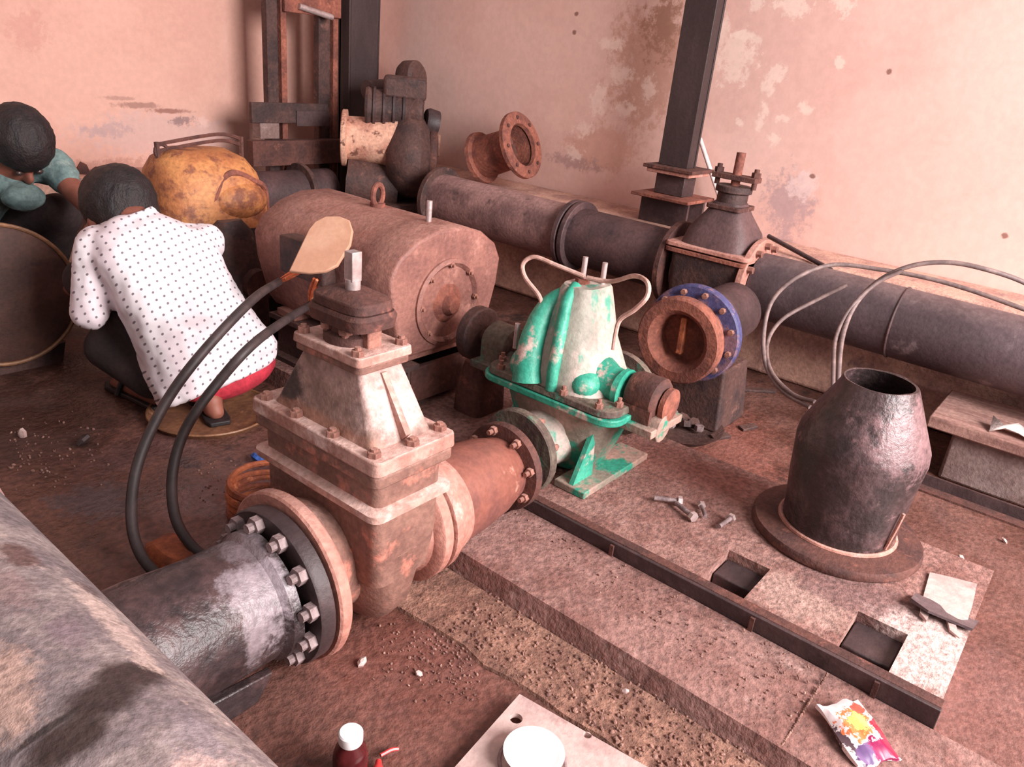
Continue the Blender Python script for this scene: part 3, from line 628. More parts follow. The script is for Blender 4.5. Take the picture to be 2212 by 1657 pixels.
b = B(); b.loft([(3.45, 1.45, .628, .16, .17, 4), (3.45, 1.45, .70, .14, .15, 4), (3.45, 1.45, .78, .09, .095, 4), (3.45, 1.45, .83, .07, .07, 3)], n=36); b.build('bonnet', 'pipe_dark', t)
b = B(); b.loft([(3.45, 1.45, .80, .09, .085, 6), (3.45, 1.45, .82, .09, .085, 6)], n=28); b.build('gland_seat', 'rust_dark', t, bevel=.003)
b = B(); b.cyl((3.45, 1.45, .82), (3.45, 1.45, .875), .07, n=24); b.cyl((3.45, 1.45, .875), (3.45, 1.45, .905), .083, n=24); b.build('stuffing_box', 'machine_dark', t, bevel=.004)
b = B(); b.box((3.41, 1.345, .93), (3.49, 1.555, .953)); b.build('gland_plate', 'rust_dark', t, bevel=.003)
for y in (1.36, 1.54):
    b = B(); b.cyl((3.45, y, .90), (3.45, y, .99), .012, n=10); b.cyl((3.45, y, .953), (3.45, y, .975), .021, n=6); b.build('gland_bolt', 'rust_dark', t)
b = B(); b.cyl((3.45, 1.45, .90), (3.45, 1.45, 1.05), .021, n=14); b.build('stem', 'rust', t)
# branch with blue flange towards the pump
t = thing('branch_pipe', 'short branch pipe with chipped blue flange and rusty open end', 'pipe', (2.9, 1.19, 0))
o = V((2.62, 1.205, .40)); d = V((1, .04, .03)).normalized()
b = B(); b.lathe([(.095, .10), (.105, .02), (.125, .0), (.165, .0), (.172, .008), (.172, .05), (.150, .062), (.140, .075), (.140, .13)], o, d, n=48, cap0=True, cap1=False); b.build('open_end', 'rust', t)
b = B(); b.box((-.012, -.06, .03), (.012, .09, .06), Matrix.Translation(o) @ frame(d).to_4x4()); b.build('flap', 'rust_orange', t, bevel=.004)
b = B(); b.lathe([(.13, .125), (.192, .127), (.198, .134), (.198, .162), (.19, .168), (.13, .17)], o, d, n=52); b.build('blue_flange', 'blue_paint', t)
b = B(); b.lathe([(.13, .16), (.13, .30), (.125, .565)], o, d, n=40); b.build('barrel', 'pipe_dark', t)
m = frame(d); bo = None
for i in range(12):
    a = 2*PI*i/12+.2; c = o+d*.126+m @ V((math.cos(a)*.172, math.sin(a)*.172, 0))
    if bo is None:
        q = B(); q.cyl((0, 0, 0), (-.018, 0, 0), .012, n=6); bo = q.build('bolt', 'bolt_rust', t, world=False); bo.location = c-V(t['_o'])
    else: part_copy(bo, t, c-V(t['_o']))
b = B(); b.loft([(2.95, 1.2, 0, .14, .16, 8), (2.95, 1.2, .262, .12, .13, 8)], n=32)
tag(b.build('support_block', 'machine_dark', None, loc=(2.95, 1.2, 0), bevel=.01), 'dark block propping the branch pipe behind its blue flange', 'support block')

# right steel column on stacked plates
t = thing('steel_column', 'tall black steel column standing before the stained right wall', 'column', (3.83, 1.93, .6))
b = B(); b.box((3.77, 1.86, .90), (3.785, 2.03, 3.3)); b.box((3.855, 1.86, .90), (3.87, 2.03, 3.3)); b.box((3.785, 1.935, .90), (3.855, 1.95, 3.3)); b.box((3.785, 1.865, .90), (3.855, 1.88, 3.3)); b.build('shaft', 'column_paint', t, bevel=.003)
b = B(); b.box((3.70, 1.79, .882), (3.95, 2.08, .90)); b.build('base_plate', 'rust_dark', t, bevel=.003)
b = B(); b.box((3.71, 1.81, .862), (3.94, 2.06, .8815)); b.build('packing_plate', 'rust_salmon', t, bevel=.003)
b = B(); b.box((3.77, 1.86, .752), (3.90, 2.03, .8615)); b.build('stub', 'black_steel', t, bevel=.004)
b = B(); b.box((3.67, 1.77, .735), (3.98, 2.11, .7515)); b.build('bearing_plate', 'rust', t, bevel=.003)
b = B(); b.box((3.74, 1.86, .601), (3.76, 2.08, .7345)); b.box((3.76, 1.95, .601), (3.92, 1.965, .7345)); b.box((3.74, 1.80, .601), (3.76, 1.86, .7345)); b.box((3.92, 1.80, .601), (3.94, 2.08, .7345)); b.build('pedestal_section', 'black_steel', t)
p0, p1 = at(1512, 300, x=4.0), at(1556, 432, x=3.95)
b = B(); b.cyl(p0+(p0-p1)*.0, p1+(p1-p0)*.25, .012, n=10); tag(b.build('white_strut', 'paper_white', None, loc=p1), 'thin white stick leaning behind the right column', 'stick')
p0, p1 = at(1660, 510, x=3.78), at(1795, 583, x=3.62)
b = B(); b.cyl(p0, p1, .011, n=10); tag(b.build('steel_rod', 'black_steel', None, loc=p1), 'thin dark rod resting on the ledge above the rear valve flange', 'rod')

# thin grey cables on the right
def gc(pts): return [at(px, py, x=x) for px, py, x in pts]
cable('thin_cable', gc([(2300, 660, 3.2), (2212, 610, 3.15), (2130, 582, 3.1), (2050, 567, 3.08), (1970, 574, 3.05), (1900, 605, 3.02), (1850, 655, 2.95), (1822, 720, 2.85), (1812, 800, 2.72), (1812, 880, 2.62)]), .0085, 'cable_grey', 'thin grey cable arching highest over the right pipe')
cable('thin_cable', gc([(1950, 585, 3.03), (1893, 612, 3.0), (1838, 665, 2.93), (1806, 730, 2.83), (1800, 800, 2.70), (1800, 880, 2.60)]), .0075, 'cable_grey', 'short grey cable doubled beside the arching one above the upright reducer')
cable('thin_cable', gc([(2300, 700, 3.2), (2212, 668, 3.2), (2100, 628, 3.2), (2000, 600, 3.18), (1900, 582, 3.15), (1800, 572, 3.1), (1720, 600, 3.0), (1668, 650, 2.95), (1650, 720, 2.9), (1655, 790, 2.8), (1690, 845, 2.72), (1750, 880, 2.65)]), .0085, 'cable_grey', 'thin grey cable sagging lower at right and looping down left of the upright reducer')
cable('thin_cable', gc([(1830, 615, 3.15), (1760, 650, 3.1), (1690, 690, 3.0), (1658, 740, 2.9), (1665, 800, 2.78), (1710, 850, 2.7), (1760, 868, 2.65)]), .008, 'cable_grey', 'short grey cable coil end against the right pipe')

# ------------------------------------------------------------------ upright reducer on the plinth
t = thing('upright_reducer', 'dark conical pipe reducer standing upright on its flange on the plinth', 'pipe reducer', (2.27, .405, .0905))
b = B(); b.lathe([(.16, .0), (.245, .0), (.25, .006), (.25, .022), (.245, .03), (.165, .034)], n=52, wob=.004); b.build('base_flange', 'rust_dark', t, world=False)
M('vessel_coat', (50, 39, 39), (80, 61, 62), (132, 101, 102), scale=9, lo3=.6, hi3=.74, bump=.5, fine=.3, rough=.38, blobs=[((-.06, -.14, .40), (.16, .16, .11), (136, 104, 106), 1.6, .75), ((-.17, .05, .22), (.12, .1, .08), (50, 40, 40), 1.4, .8), ((-.05, -.2, .07), (.1, .06, .05), (120, 80, 72), 1.4, .7)])  # pale upper blob paints the lit right side, dark one the shaded left
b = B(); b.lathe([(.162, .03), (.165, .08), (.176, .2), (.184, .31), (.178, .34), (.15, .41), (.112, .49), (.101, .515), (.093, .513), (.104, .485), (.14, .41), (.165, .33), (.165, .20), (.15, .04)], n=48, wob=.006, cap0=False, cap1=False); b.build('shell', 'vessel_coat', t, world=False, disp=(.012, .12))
b = B(); b.torus((0, 0, .035), (0, 0, 1), .168, .008, 48, 8); b.build('weld_bead', 'rust_salmon', t, world=False)
b = B(); b.tube([(-.06, -.155, .05), (-.062, -.165, .12), (-.064, -.172, .18)], .005, n=6); b.build('weld_seam', 'rust_salmon', t, world=False)

# supports under the right pipe
b = B(); b.box((3.17, -.55, 0), (3.50, .27, .2)); tag(b.build('support_beam', 'concrete_grey', None, loc=(3.3, -.1, 0), bevel=.012), 'grey concrete block under the right pipe at the picture edge', 'concrete block')
b = B(); b.box((3.13, -.6, .2005), (3.55, .36, .245)); tag(b.build('wooden_plank', 'wood_plank', None, loc=(3.3, -.1, .2), bevel=.006), 'rough pale plank lying on the concrete block under the right pipe', 'plank')
b = B(); b.box((3.2, -.5, .2455), (3.45, -.3, .322)); tag(b.build('packing_block', 'machine_dark', None, loc=(3.3, -.4, .245), bevel=.006), 'dark packing block wedged between plank and right pipe', 'block')
b = B()
rg = []
for i in range(7):
    u = i/6; rg.append([V((3.16+.02*math.sin(5*u), .16-.26*u, .249+.03*abs(math.sin(7*u)))), V((3.24, .17-.25*u, .262+.025*abs(math.cos(9*u))))])
vs = [[b.bm.verts.new(p) for p in r] for r in rg]
for a_, c_ in zip(vs, vs[1:]): b.bm.faces.new((a_[0], a_[1], c_[1], c_[0]))
o = b.build('crumpled_paper', 'paper_white', None, loc=(3.2, .04, .246)); md = o.modifiers.new('thickness', 'SOLIDIFY'); md.thickness = .003
tag(o, 'crumpled white paper on the plank below the right pipe', 'paper')
t = thing('angle_iron', 'dark angle iron lying on the floor before the concrete block', 'steel angle', (3.02, -.1, 0))
b = B(); b.box((2.99, -.8, 0), (3.05, .37, .008)); b.build('lower_leg', 'rust_dark', t)
b = B(); b.box((3.044, -.8, .008), (3.052, .37, .05)); b.build('upright_leg', 'black_steel', t)

# ------------------------------------------------------------------ left background
# lifting frame of rusty channels and the black column near the corner
yf = 4.32
X = lambda px, py, y=yf: at(px, py, y=y).x
Z = lambda px, py, y=yf: at(px, py, y=y).z
t = thing('steel_column', 'tall black steel column near the room corner beside rusty posts', 'column', (X(765, 200), yf, 0))
x0, x1 = X(732, 150), X(797, 150)
b = B(); b.box((x0, yf-.10, .0), (x0+.018, yf+.10, 3.3)); b.box((x1-.018, yf-.10, 0), (x1, yf+.10, 3.3)); b.box((x0, yf-.02, 0), (x1, yf, 3.3)); b.box((x0+.01, yf-.1, 0), (x1-.01, yf-.085, 3.3)); b.build('shaft', 'column_paint', t, bevel=.003)
t = thing('lifting_frame', 'rusty two-post steel frame standing against the left wall', 'steel frame', (X(650, 330), yf, 0))
for (xa, xb) in ((X(572, 150), X(612, 150)), (X(682, 150), X(722, 150))):
    b = B(); b.box((xa, yf-.03, .0), (xa+.012, yf+.02, 3.2)); b.box((xa+.012, yf-.005, 0), (xb-.04, yf+.005, 3.2)); b.build('post', 'machine_dark', t)
    b = B(); b.box((xb-.04, yf-.04, 0), (xb, yf+.02, 3.2)); b.build('post_flange', 'rust', t, bevel=.003)
b = B(); b.box((X(600, 20), yf-.07, Z(650, 30)), (X(722, 20), yf-.041, Z(650, -40))); b.build('top_crossbar', 'rust', t, bevel=.004)
b = B(); b.cyl((X(628, 14), yf-.08, Z(628, 12)), (X(700, 14), yf-.08, Z(700, 36)), .018, n=10); b.build('chain_bar', 'steel_bright', t)
b = B(); b.box((X(525, 235), yf-.09, Z(560, 262)), (X(690, 235), yf-.061, Z(560, 218))); b.build('middle_crossbar', 'machine_dark', t, bevel=.004)
b = B(); b.box((X(520, 320), yf-.13, Z(560, 352)), (X(732, 320), yf-.061, Z(560, 298))); b.build('lower_crossbar', 'rust_dark', t, bevel=.004)
b = B(); b.box((X(545, 270), yf-.085, Z(560, 296)), (X(586, 270), yf+.0, Z(560, 262))); b.build('spacer_block', 'concrete_grey', t, bevel=.004)
b = B(); b.box((X(620, 250), yf-.1, Z(650, 268)), (X(690, 250), yf-.091, Z(650, 236))); b.build('dark_plate', 'black_steel', t)
# left header pipe along the left wall
t = thing('wall_pipe', 'dark pipe running along the left wall behind the motors', 'pipe', (2.6, 4.1, 0))
b = B(); b.cyl((1.75, 4.12, .43), (3.25, 4.12, .43), .135, n=40); b.build('barrel', 'pipe_dark', t)
for x in (2.42, 3.02):
    b = B(); b.cyl((x, 4.12, .43), (x+.03, 4.12, .43), .175, n=40); b.build('flange', 'machine_dark', t, bevel=.004)
for (px, py, s) in [(180, 366, .05), (212, 362, .035), (240, 368, .03)]:
    c = at(px, py, y=4.55); c.z = .52+s*.4
    b = B(); pebble(b, c, s, random.Random(px)); tag(b.build('mud_lump', 'rust_dark', None, loc=c), {180: 'largest dark mud lump on the low wall ledge left of man', 212: 'middle dark mud lump on the low wall ledge', 240: 'smallest mud lump on the low wall ledge nearest black hair'}[px], 'mud lump')
# rear pump set in the corner
yr = 3.95
R_ = lambda px, py, y=yr: at(px, py, y=y)
t = thing('rear_pump', 'dark greasy pump with cream-painted neck in the room corner', 'pump', V((R_(850, 350).x, yr, 0)))
c = R_(745, 290)
b = B(); b.lathe([(.10, 0), (.165, .0), (.17, .006), (.17, .03), (.13, .034)], (c.x-.02, yr, c.z-.02), (.72, -.69, 0), n=40); b.build('inlet_flange', 'cream_paint', t)
b = B(); b.lathe([(.13, 0), (.135, .12), (.15, .24), (.17, .34)], (c.x+.0, yr, c.z-.02), (.72, -.69, 0), n=36); b.build('inlet_neck', 'cream_paint', t)
ax2 = V((.72, -.69, 0)).normalized(); o2 = V((c.x, yr, c.z-.02))
b = B(); b.lathe([(.16, .26), (.2, .29), (.25, .34), (.262, .40), (.255, .47), (.2, .52), (.13, .535)], o2+V((0, 0, -.08)), ax2, n=40); b.build('volute', 'machine_dark', t, disp=(.02, .12))
b = B(); b.lathe([(.1, .525), (.16, .528), (.165, .54), (.16, .57), (.08, .58)], o2+V((0, 0, -.06)), ax2, n=32); b.build('end_cover', 'rust_dark', t)
q0 = o2+ax2*.36
b = B(); b.loft([(q0.x, q0.y, 0, .26, .22, 6), (q0.x, q0.y, .2, .24, .2, 6), (q0.x, q0.y, .42, .18, .16, 4)], n=28); b.build('pedestal', 'machine_dark', t, disp=(.02, .1))
b = B(); b.cyl(o2+ax2*.02+V((0, 0, -.26)), o2+ax2*.34+V((0, 0, -.28)), .15, n=28); b.build('lower_branch', 'machine_dark', t, disp=(.02, .1))
b = B(); b.lathe([(.06, .12), (.12, .125), (.125, .14), (.115, .16), (.115, .42), (.125, .44), (.12, .47), (.06, .48)], o2+V((0, 0, .19)), ax2, n=32); b.build('bearing_frame', 'machine_dark', t, disp=(.015, .08))
for k in range(4):
    b = B(); b.lathe([(.10, .17+.06*k), (.128, .172+.06*k), (.128, .186+.06*k), (.10, .188+.06*k)], o2+V((0, 0, .19)), ax2, n=28); b.build('cooling_fin', 'black_steel', t)
b = B(); b.box((-.13, -.09, -.05), (.13, .09, .08), Matrix.Translation(o2+ax2*.36+V((0, 0, .31))) @ Matrix.Rotation(-.76, 4, 'Z')); b.build('terminal_box', 'machine_dark', t, bevel=.02)
c4 = R_(890, 168)
b = B(); b.lathe([(.02, .06), (.085, .06), (.105, .04), (.108, -.04), (.09, -.07), (.02, -.07)], (c4.x, yr, c4.z), (.2, -1, .15), n=32); b.build('round_cap', 'machine_dark', t)
b = B(); b.cyl((c4.x, yr, c4.z-.16), (c4.x, yr, c4.z-.04), .05, n=20); b.build('cap_neck', 'machine_dark', t)
b = B(); b.cyl(R_(798, 195)+V((-.02, 0, 0)), R_(868, 190), .06, n=20); b.build('side_pipe', 'black_steel', t)
b = B(); b.lathe([(.03, 0), (.075, .0), (.085, .02), (.08, .08), (.03, .085)], o2+ax2*.49+V((0, 0, .14)), (1, -.6, -.2), n=24); b.build('outlet_cap', 'black_steel', t)
c6 = R_(948, 305)
b = B(); b.box(c6-V((.05, .05, .1)), c6+V((.05, .05, .05))); b.build('bracket', 'cream_paint', t, bevel=.01)
# short flanged spool leaning in the corner on top of the rear pipe
c = at(1083, 328, x=3.74)
d = V((.08, -.92, .38)).normalized()
t = thing('flanged_spool', 'short rusty flanged pipe spool leaning on the wall ledge', 'pipe spool', c+V((0, 0, -.2)))
b = B(); b.lathe([(.12, .14), (.125, .165), (.19, .165), (.196, .16), (.196, .135), (.185, .13), (.125, .125), (.12, .02), (.125, -.13), (.155, -.135), (.158, -.16), (.10, -.165)], c, d, n=40, cap0=False); b.build('barrel', 'rust', t)
b = B(); b.cyl(c+d*.02, c+d*.03, .12, n=32); b.build('inner_plate', 'rust_dark', t)
bo = None; m = frame(d)
for i in range(8):
    a = 2*PI*i/8; p = c+d*.16+m @ V((math.cos(a)*.16, math.sin(a)*.16, 0)); bm_ = B(); bm_.cyl(p, p+d*.012, .012, n=6); bm_.build('bolt', 'rust_dark', t)

# yellow motor behind the man
yy = 3.35
Yp = lambda px, py, y=yy: at(px, py, y=y)
c = Yp(440, 388)
t = thing('yellow_motor', 'rusty yellow-orange machine housing behind the man in white shirt', 'motor', V((c.x, yy, 0)))
b = B(); b.loft([(c.x, yy, c.z-.20, .27, .22, 3.2), (c.x, yy, c.z-.08, .265, .22, 3.0), (c.x-.01, yy, c.z+.04, .235, .20, 2.7), (c.x-.02, yy, c.z+.10, .20, .16, 2.5), (c.x-.03, yy, c.z+.14, .13, .10, 2.4)], n=40); b.build('housing', 'yellow_paint', t, disp=(.025, .16))
b = B(); b.ell((c.x+.06, yy-.17, c.z-.07), (.15, .08, .09)); b.build('bulge', 'yellow_paint', t)
b = B(); b.tube([(c.x-.12, yy-.19, c.z-.16), (c.x-.07, yy-.20, c.z-.05), (c.x-.02, yy-.19, c.z+.03), (c.x+.04, yy-.19, c.z+.06), (c.x+.14, yy-.18, c.z+.02), (c.x+.22, yy-.15, c.z-.03), (c.x+.23, yy-.15, c.z-.16)], .014, n=8); b.build('rib', 'rust', t)
b = B(); b.loft([(c.x+.08, yy, 0, .30, .25, 6), (c.x+.08, yy, .22, .28, .24, 6), (c.x+.06, yy, c.z-.19, .27, .22, 4)], n=32); b.build('base', 'machine_dark', t, disp=(.03, .12))
zt = Z(340, 310, yy)
b = B()
a0, a1, a2, a3 = Yp(338, 312), Yp(470, 290), Yp(520, 300), Yp(345, 345)
for dz in (0, -.028):
    b.tube([a0+V((0, 0, dz)), a1+V((0, 0, dz)), a2+V((0, 0, dz))], .009, n=6)
b.tube([a0+V((0, 0, .01)), a3-V((0, 0, .12))], .012, n=6); b.tube([a2+V((0, 0, .01)), a2-V((0, 0, .2))], .012, n=6); b.torus(a0+V((.02, 0, -.03)), (0, 1, 0), .03, .008, 16, 6)
b.build('guard_frame', 'rust_dark', t)
# dark junk between motors
for (px, py, y, sx, sy, sz, lab) in [(640, 560, 2.95, .13, .12, .28, 'dark grimy machine block between the man and brown motor'), (505, 500, 2.95, .13, .1, .3, 'dark greasy gear casing below the yellow housing')]:
    c = at(px, py, y=y)
    t = thing('gear_casing', lab, 'machine', (c.x, y, 0))
    b = B(); b.loft([(c.x, y, 0, sx, sy, 5), (c.x, y, c.z*.6, sx*.95, sy*.95, 4), (c.x-.02, y, c.z, sx*.7, sy*.7, 3), (c.x-.02, y, c.z+.05, sx*.35, sy*.35, 3)], n=28); b.build('casing', 'machine_dark', t, disp=(.03, .1))
    b = B(); b.cyl((c.x+sx*.3, y-sy-.03, c.z*.6), (c.x+sx*.3, y-sy+.06, c.z*.6), .07, n=20); b.build('cover', 'rust_dark', t)
# big brown drum at the left edge
c = at(0, 640, y=3.22)
d = V((-.15, -1, .12)).normalized()
t = thing('brown_drum', 'large dark brown round drum with thin rim at the left edge', 'drum', (c.x, 3.22, 0))
rr = (at(160, 650, y=3.22)-c).length
M4d = frame(d)
b = B(); b.lathe([(.05, .0), (rr*.93, .0), (rr, -.012), (rr, -.17), (rr*.9, -.18)], c, d, n=56); b.build('shell', 'drum_brown', t)
b = B(); b.torus(c+d*-.006, d, rr, .008, 64, 8); b.build('rim', 'brass_rim', t)
b = B(); b.loft([(c.x, 3.31, 0, .2, .07, 6), (c.x, 3.31, max(c.z-rr*.9, .02), .22, .07, 6)], n=24); b.build('cradle', 'machine_dark', t)

# ------------------------------------------------------------------ people
def hand(b, wr, d, up, s=1.15):
    """palm, four fingers of unequal length with a knuckle bend and a thumb leaving the side of the palm"""
    d = V(d).normalized(); up = V(up); up = (up-d*up.dot(d)).normalized(); sd = d.cross(up)
    k = wr+d*.085*s
    b.capsule(wr+d*.01, wr+d*.02, .026*s); b.capsule(wr+d*.035*s-sd*.02*s, k-sd*.026*s, .018*s); b.capsule(wr+d*.035*s+sd*.02*s, k+sd*.026*s, .018*s); b.capsule(wr+d*.03*s, k, .02*s)
    for i, L in enumerate((.068, .078, .072, .055)):
        o_ = k+sd*(.03-.02*i)*s; m1 = o_+(d*.9-up*.35).normalized()*L*.5*s; m2 = m1+(d*.55-up*.8).normalized()*L*.5*s
        b.capsule(o_, m1, .0095*s, .009*s, n=8); b.capsule(m1, m2, .009*s, .0075*s, n=8)
    o_ = wr+d*.035*s+sd*.03*s; m1 = o_+(d*.7+sd*.75-up*.2).normalized()*.04*s
    b.capsule(o_, m1, .0115*s, .0105*s, n=8); b.capsule(m1, m1+(d*.9+sd*.2-up*.4).normalized()*.033*s, .0105*s, .009*s, n=8)
def head(b, c, fwd, up, s):
    fwd = V(fwd).normalized(); up = V(up); up = (up-fwd*up.dot(fwd)).normalized(); sd = fwd.cross(up); R = Matrix((sd, fwd, up)).transposed()
    b.ell(c+up*.02*s-fwd*.01*s, (.078*s, .098*s, .095*s), R); b.ell(c-up*.06*s+fwd*.03*s, (.058*s, .062*s, .06*s), R)
    b.ell(c+fwd*.098*s-up*.022*s, (.014*s, .02*s, .026*s), R, n=8, m=6); b.ell(c+fwd*.084*s-up*.068*s, (.026*s, .012*s, .010*s), R, n=8, m=6); b.ell(c+fwd*.075*s-up*.108*s, (.022*s, .018*s, .018*s), R, n=8, m=6)
    for q in (-1, 1): b.ell(c+sd*.08*s*q-up*.02*s, (.012*s, .022*s, .033*s), R, n=8, m=6)
    return R
def eyes(parent, c, R, s):
    for q in (-1, 1):
        b = B(); b.ell(c+R @ V((q*.032*s, .083*s, -.002*s)), (.013*s, .01*s, .009*s), R, n=8, m=6); b.build('eye', 'eye_dark', parent)
def hair(parent, c, R, s, mat='hair_black', k=1.0):
    b = B(); b.ell(c+R @ V((0, -.018*s, .035*s)), (.092*s*k, .106*s*k, .095*s*k), R, n=24, m=16); b.ell(c+R @ V((0, -.055*s, -.02*s)), (.08*s*k, .062*s*k, .07*s*k), R)
    return b.build('hair', mat, parent, remesh=.012, smooth=4, disp=(.012, .03))

# squatting man seen from behind
pt = thing('person', 'squatting man seen from behind in white shirt with small dark dots', 'person', (1.40, 2.55, 0))
pelv, ches, nek = V((1.42, 2.53, .24)), V((1.345, 2.67, .56)), V((1.31, 2.745, .68))
hc = V((1.318, 2.87, .672)); S = 1.32
b = B()
fw = V((-.05, .9, -.45)); Rh = head(b, hc, fw, (0, .45, .9), S)
b.capsule(nek, hc+V((0, -.03, -.03)), .062, .06); b.capsule(pelv, ches, .14, .14); b.capsule(ches, nek, .09, .06); b.capsule(ches+V((-.13, .03, .02)), ches+V((.13, -.04, .02)), .06)
shL, shR = V((1.155, 2.74, .60)), V((1.52, 2.65, .59))
elL, elR = V((1.115, 2.73, .385)), V((1.60, 2.86, .40))
wrL, wrR = V((1.20, 3.0, .36)), V((1.47, 3.06, .40))
for s_, e_, w_ in ((shL, elL, wrL), (shR, elR, wrR)):
    b.capsule(s_, e_, .05, .044); b.capsule(e_, w_, .044, .031); hand(b, w_, w_-e_, (0, 0, 1), 1.2)
for hp, kn, an, to in ((V((1.33, 2.56, .22)), V((1.20, 2.93, .44)), V((1.27, 2.64, .07)), V((1.235, 2.86, .028))), (V((1.50, 2.52, .22)), V((1.56, 2.90, .44)), V((1.37, 2.40, .075)), V((1.44, 2.62, .03)))):
    b.capsule(hp, kn, .098, .066); b.capsule(kn, an, .062, .038); b.capsule(an-V((0, 0, .03)), to, .036, .026); b.capsule(an-V((0, .02, .035)), an-V((0, 0, .02)), .032)
body = b.build('body', 'skin_brown', pt, remesh=.010, smooth=5)
eyes(pt, hc, Rh, S); hair(pt, hc, Rh, S, k=1.06)
# shirt: torso and sleeves as one surface
b = B()
lat = V((.97, -.24, 0)); 
secs = [((1.43, 2.44, .115), .215, .13, -.15), ((1.42, 2.46, .20), .235, .165, -.1), ((1.395, 2.52, .32), .225, .17, 0), ((1.355, 2.59, .45), .212, .16, 0), ((1.335, 2.65, .56), .215, .145, 0), ((1.33, 2.69, .63), .20, .12, 0), ((1.32, 2.72, .675), .13, .09, 0), ((1.315, 2.74, .695), .075, .07, 0)]
rg = []
axd = (nek-pelv).normalized(); dp = lat.cross(axd).normalized()
if dp.y > 0: dp = -dp
for (c_, hl, hd, tl) in secs:
    rg.append([V(c_)+lat*hl*math.copysign(abs(math.cos(a))**.8, math.cos(a))+dp*hd*math.copysign(abs(math.sin(a))**.8, math.sin(a))+V((0, 0, tl*-.45*math.cos(a))) for a in [2*PI*i/32 for i in range(32)]])
b.ringmesh(rg)
b.capsule(shL+V((.02, 0, .0)), elL+V((0, 0, -.01)), .078, .066); b.capsule(shL+V((.12, -.02, .01)), shL+V((.02, 0, .0)), .08, .078)
b.capsule(shR+V((-.02, 0, 0)), elR, .08, .068); b.capsule(shR+V((-.12, .02, .01)), shR, .08, .078)
b.torus(nek+V((0, -.01, .012)), axd, .066, .016, 24, 8)
b.build('shirt', 'shirt_dots', pt, remesh=.011, smooth=6, disp=(.022, .09))
b = B(); b.ell((1.475, 2.48, .135), (.20, .14, .085), Euler((0, -.22, -.25)).to_matrix()); b.ell((1.53, 2.47, .15), (.11, .12, .085)); b.build('shorts', 'cloth_red', pt, remesh=.011, smooth=6)
b = B()
b.capsule((1.33, 2.56, .20), (1.20, 2.93, .43), .112, .082); b.capsule((1.20, 2.93, .43), (1.26, 2.68, .13), .08, .062); b.capsule((1.50, 2.54, .20), (1.56, 2.90, .43), .11, .08); b.capsule((1.56, 2.90, .43), (1.39, 2.46, .15), .078, .055); b.capsule((1.25, 2.60, .12), (1.20, 2.80, .2), .07, .09)
b.build('trousers', 'cloth_black', pt, remesh=.012, smooth=5)
for (an, to) in ((V((1.27, 2.62, .0)), V((1.235, 2.90, 0))), (V((1.365, 2.36, .0)), V((1.45, 2.66, 0)))):
    dd = (to-an).normalized(); M4s = Matrix.Translation(an) @ Matrix(((dd.x, -dd.y, 0, 0), (dd.y, dd.x, 0, 0), (0, 0, 1, 0), (0, 0, 0, 1)))
    b = B(); b.prism([(-.035, -.035), (0, -.045), (.12, -.045), (.24, -.05), (.29, -.025), (.295, .02), (.25, .05), (.1, .042), (0, .045), (-.035, .035)], .005, .022, M4s)
    sd_ = b.build('sandal', 'rubber_black', pt, bevel=.004)
    b = B(); q = [M4s @ V(p) for p in ((.17, -.05, .01), (.165, -.03, .06), (.165, .02, .068), (.17, .05, .012))]; b.tube(q, .011, n=8); b.build('strap', 'rubber_black', sd_)

# second man bending at the left edge
h2 = at(40, 318, y=3.64)
pt = thing('person', 'man in teal shirt bending his head at the left edge', 'person', (h2.x-.2, 3.75, 0))
b = B(); S2 = 1.28
fw2 = V((.1, -.55, -.95)); R2 = head(b, h2, fw2, (.1, -.8, .6), S2)
neck2 = h2+V((-.05, .10, -.13)); ch2 = V((h2.x-.12, 3.84, .66)); pl2 = V((h2.x-.18, 4.02, .34))
b.capsule(neck2, h2+V((-.02, .03, -.04)), .065, .06); b.capsule(pl2, ch2, .14, .14); b.capsule(ch2, neck2, .13, .075)
sR = at(118, 362, y=3.66); eR = at(165, 420, y=3.50); wR = at(210, 468, y=3.28)
sL = V((h2.x-.32, 3.78, .76)); eL = V((h2.x-.30, 3.72, .48)); wL = V((h2.x-.05, 3.60, .40))
for s_, e_, w_ in ((sR, eR, wR), (sL, eL, wL)):
    b.capsule(s_, e_, .058, .045); b.capsule(e_, w_, .045, .032); hand(b, w_, w_-e_, (0, 0, 1), 1.2)
b.capsule(ch2+V((0, 0, .1)), sR, .09, .062); b.capsule(ch2+V((0, 0, .1)), sL, .09, .062)
k1 = V((h2.x+.14, 3.70, .50)); k2 = V((h2.x-.28, 3.68, .50))
for kn, an in ((k1, V((h2.x+.10, 3.86, .07))), (k2, V((h2.x-.26, 3.84, .07)))):
    b.capsule(pl2+V((.1 if kn is k1 else -.1, 0, -.02)), kn, .1, .07); b.capsule(kn, an, .065, .04); b.capsule(an-V((0, 0, .03)), an+V((.0, -.2, -.042)), .036, .026)
b.build('body', 'skin_brown', pt, remesh=.010, smooth=5)
eyes(pt, h2, R2, S2); hair(pt, h2, R2, S2, k=1.05)
b = B(); b.capsule(pl2+V((0, 0, .06)), ch2, .165, .165); b.capsule(ch2, neck2+V((0, 0, -.02)), .155, .09); b.capsule(ch2+V((0, 0, .1)), sR, .10, .082); b.capsule(sR, sR.lerp(eR, .45), .08, .066); b.capsule(ch2+V((0, 0, .1)), sL, .1, .08); b.capsule(sL, sL.lerp(eL, .6), .078, .066)
fr = at(50, 425, y=3.62); b.ell(fr, (.085, .07, .06))
b.build('shirt', 'cloth_teal', pt, remesh=.011, smooth=6, disp=(.025, .08))
b = B()
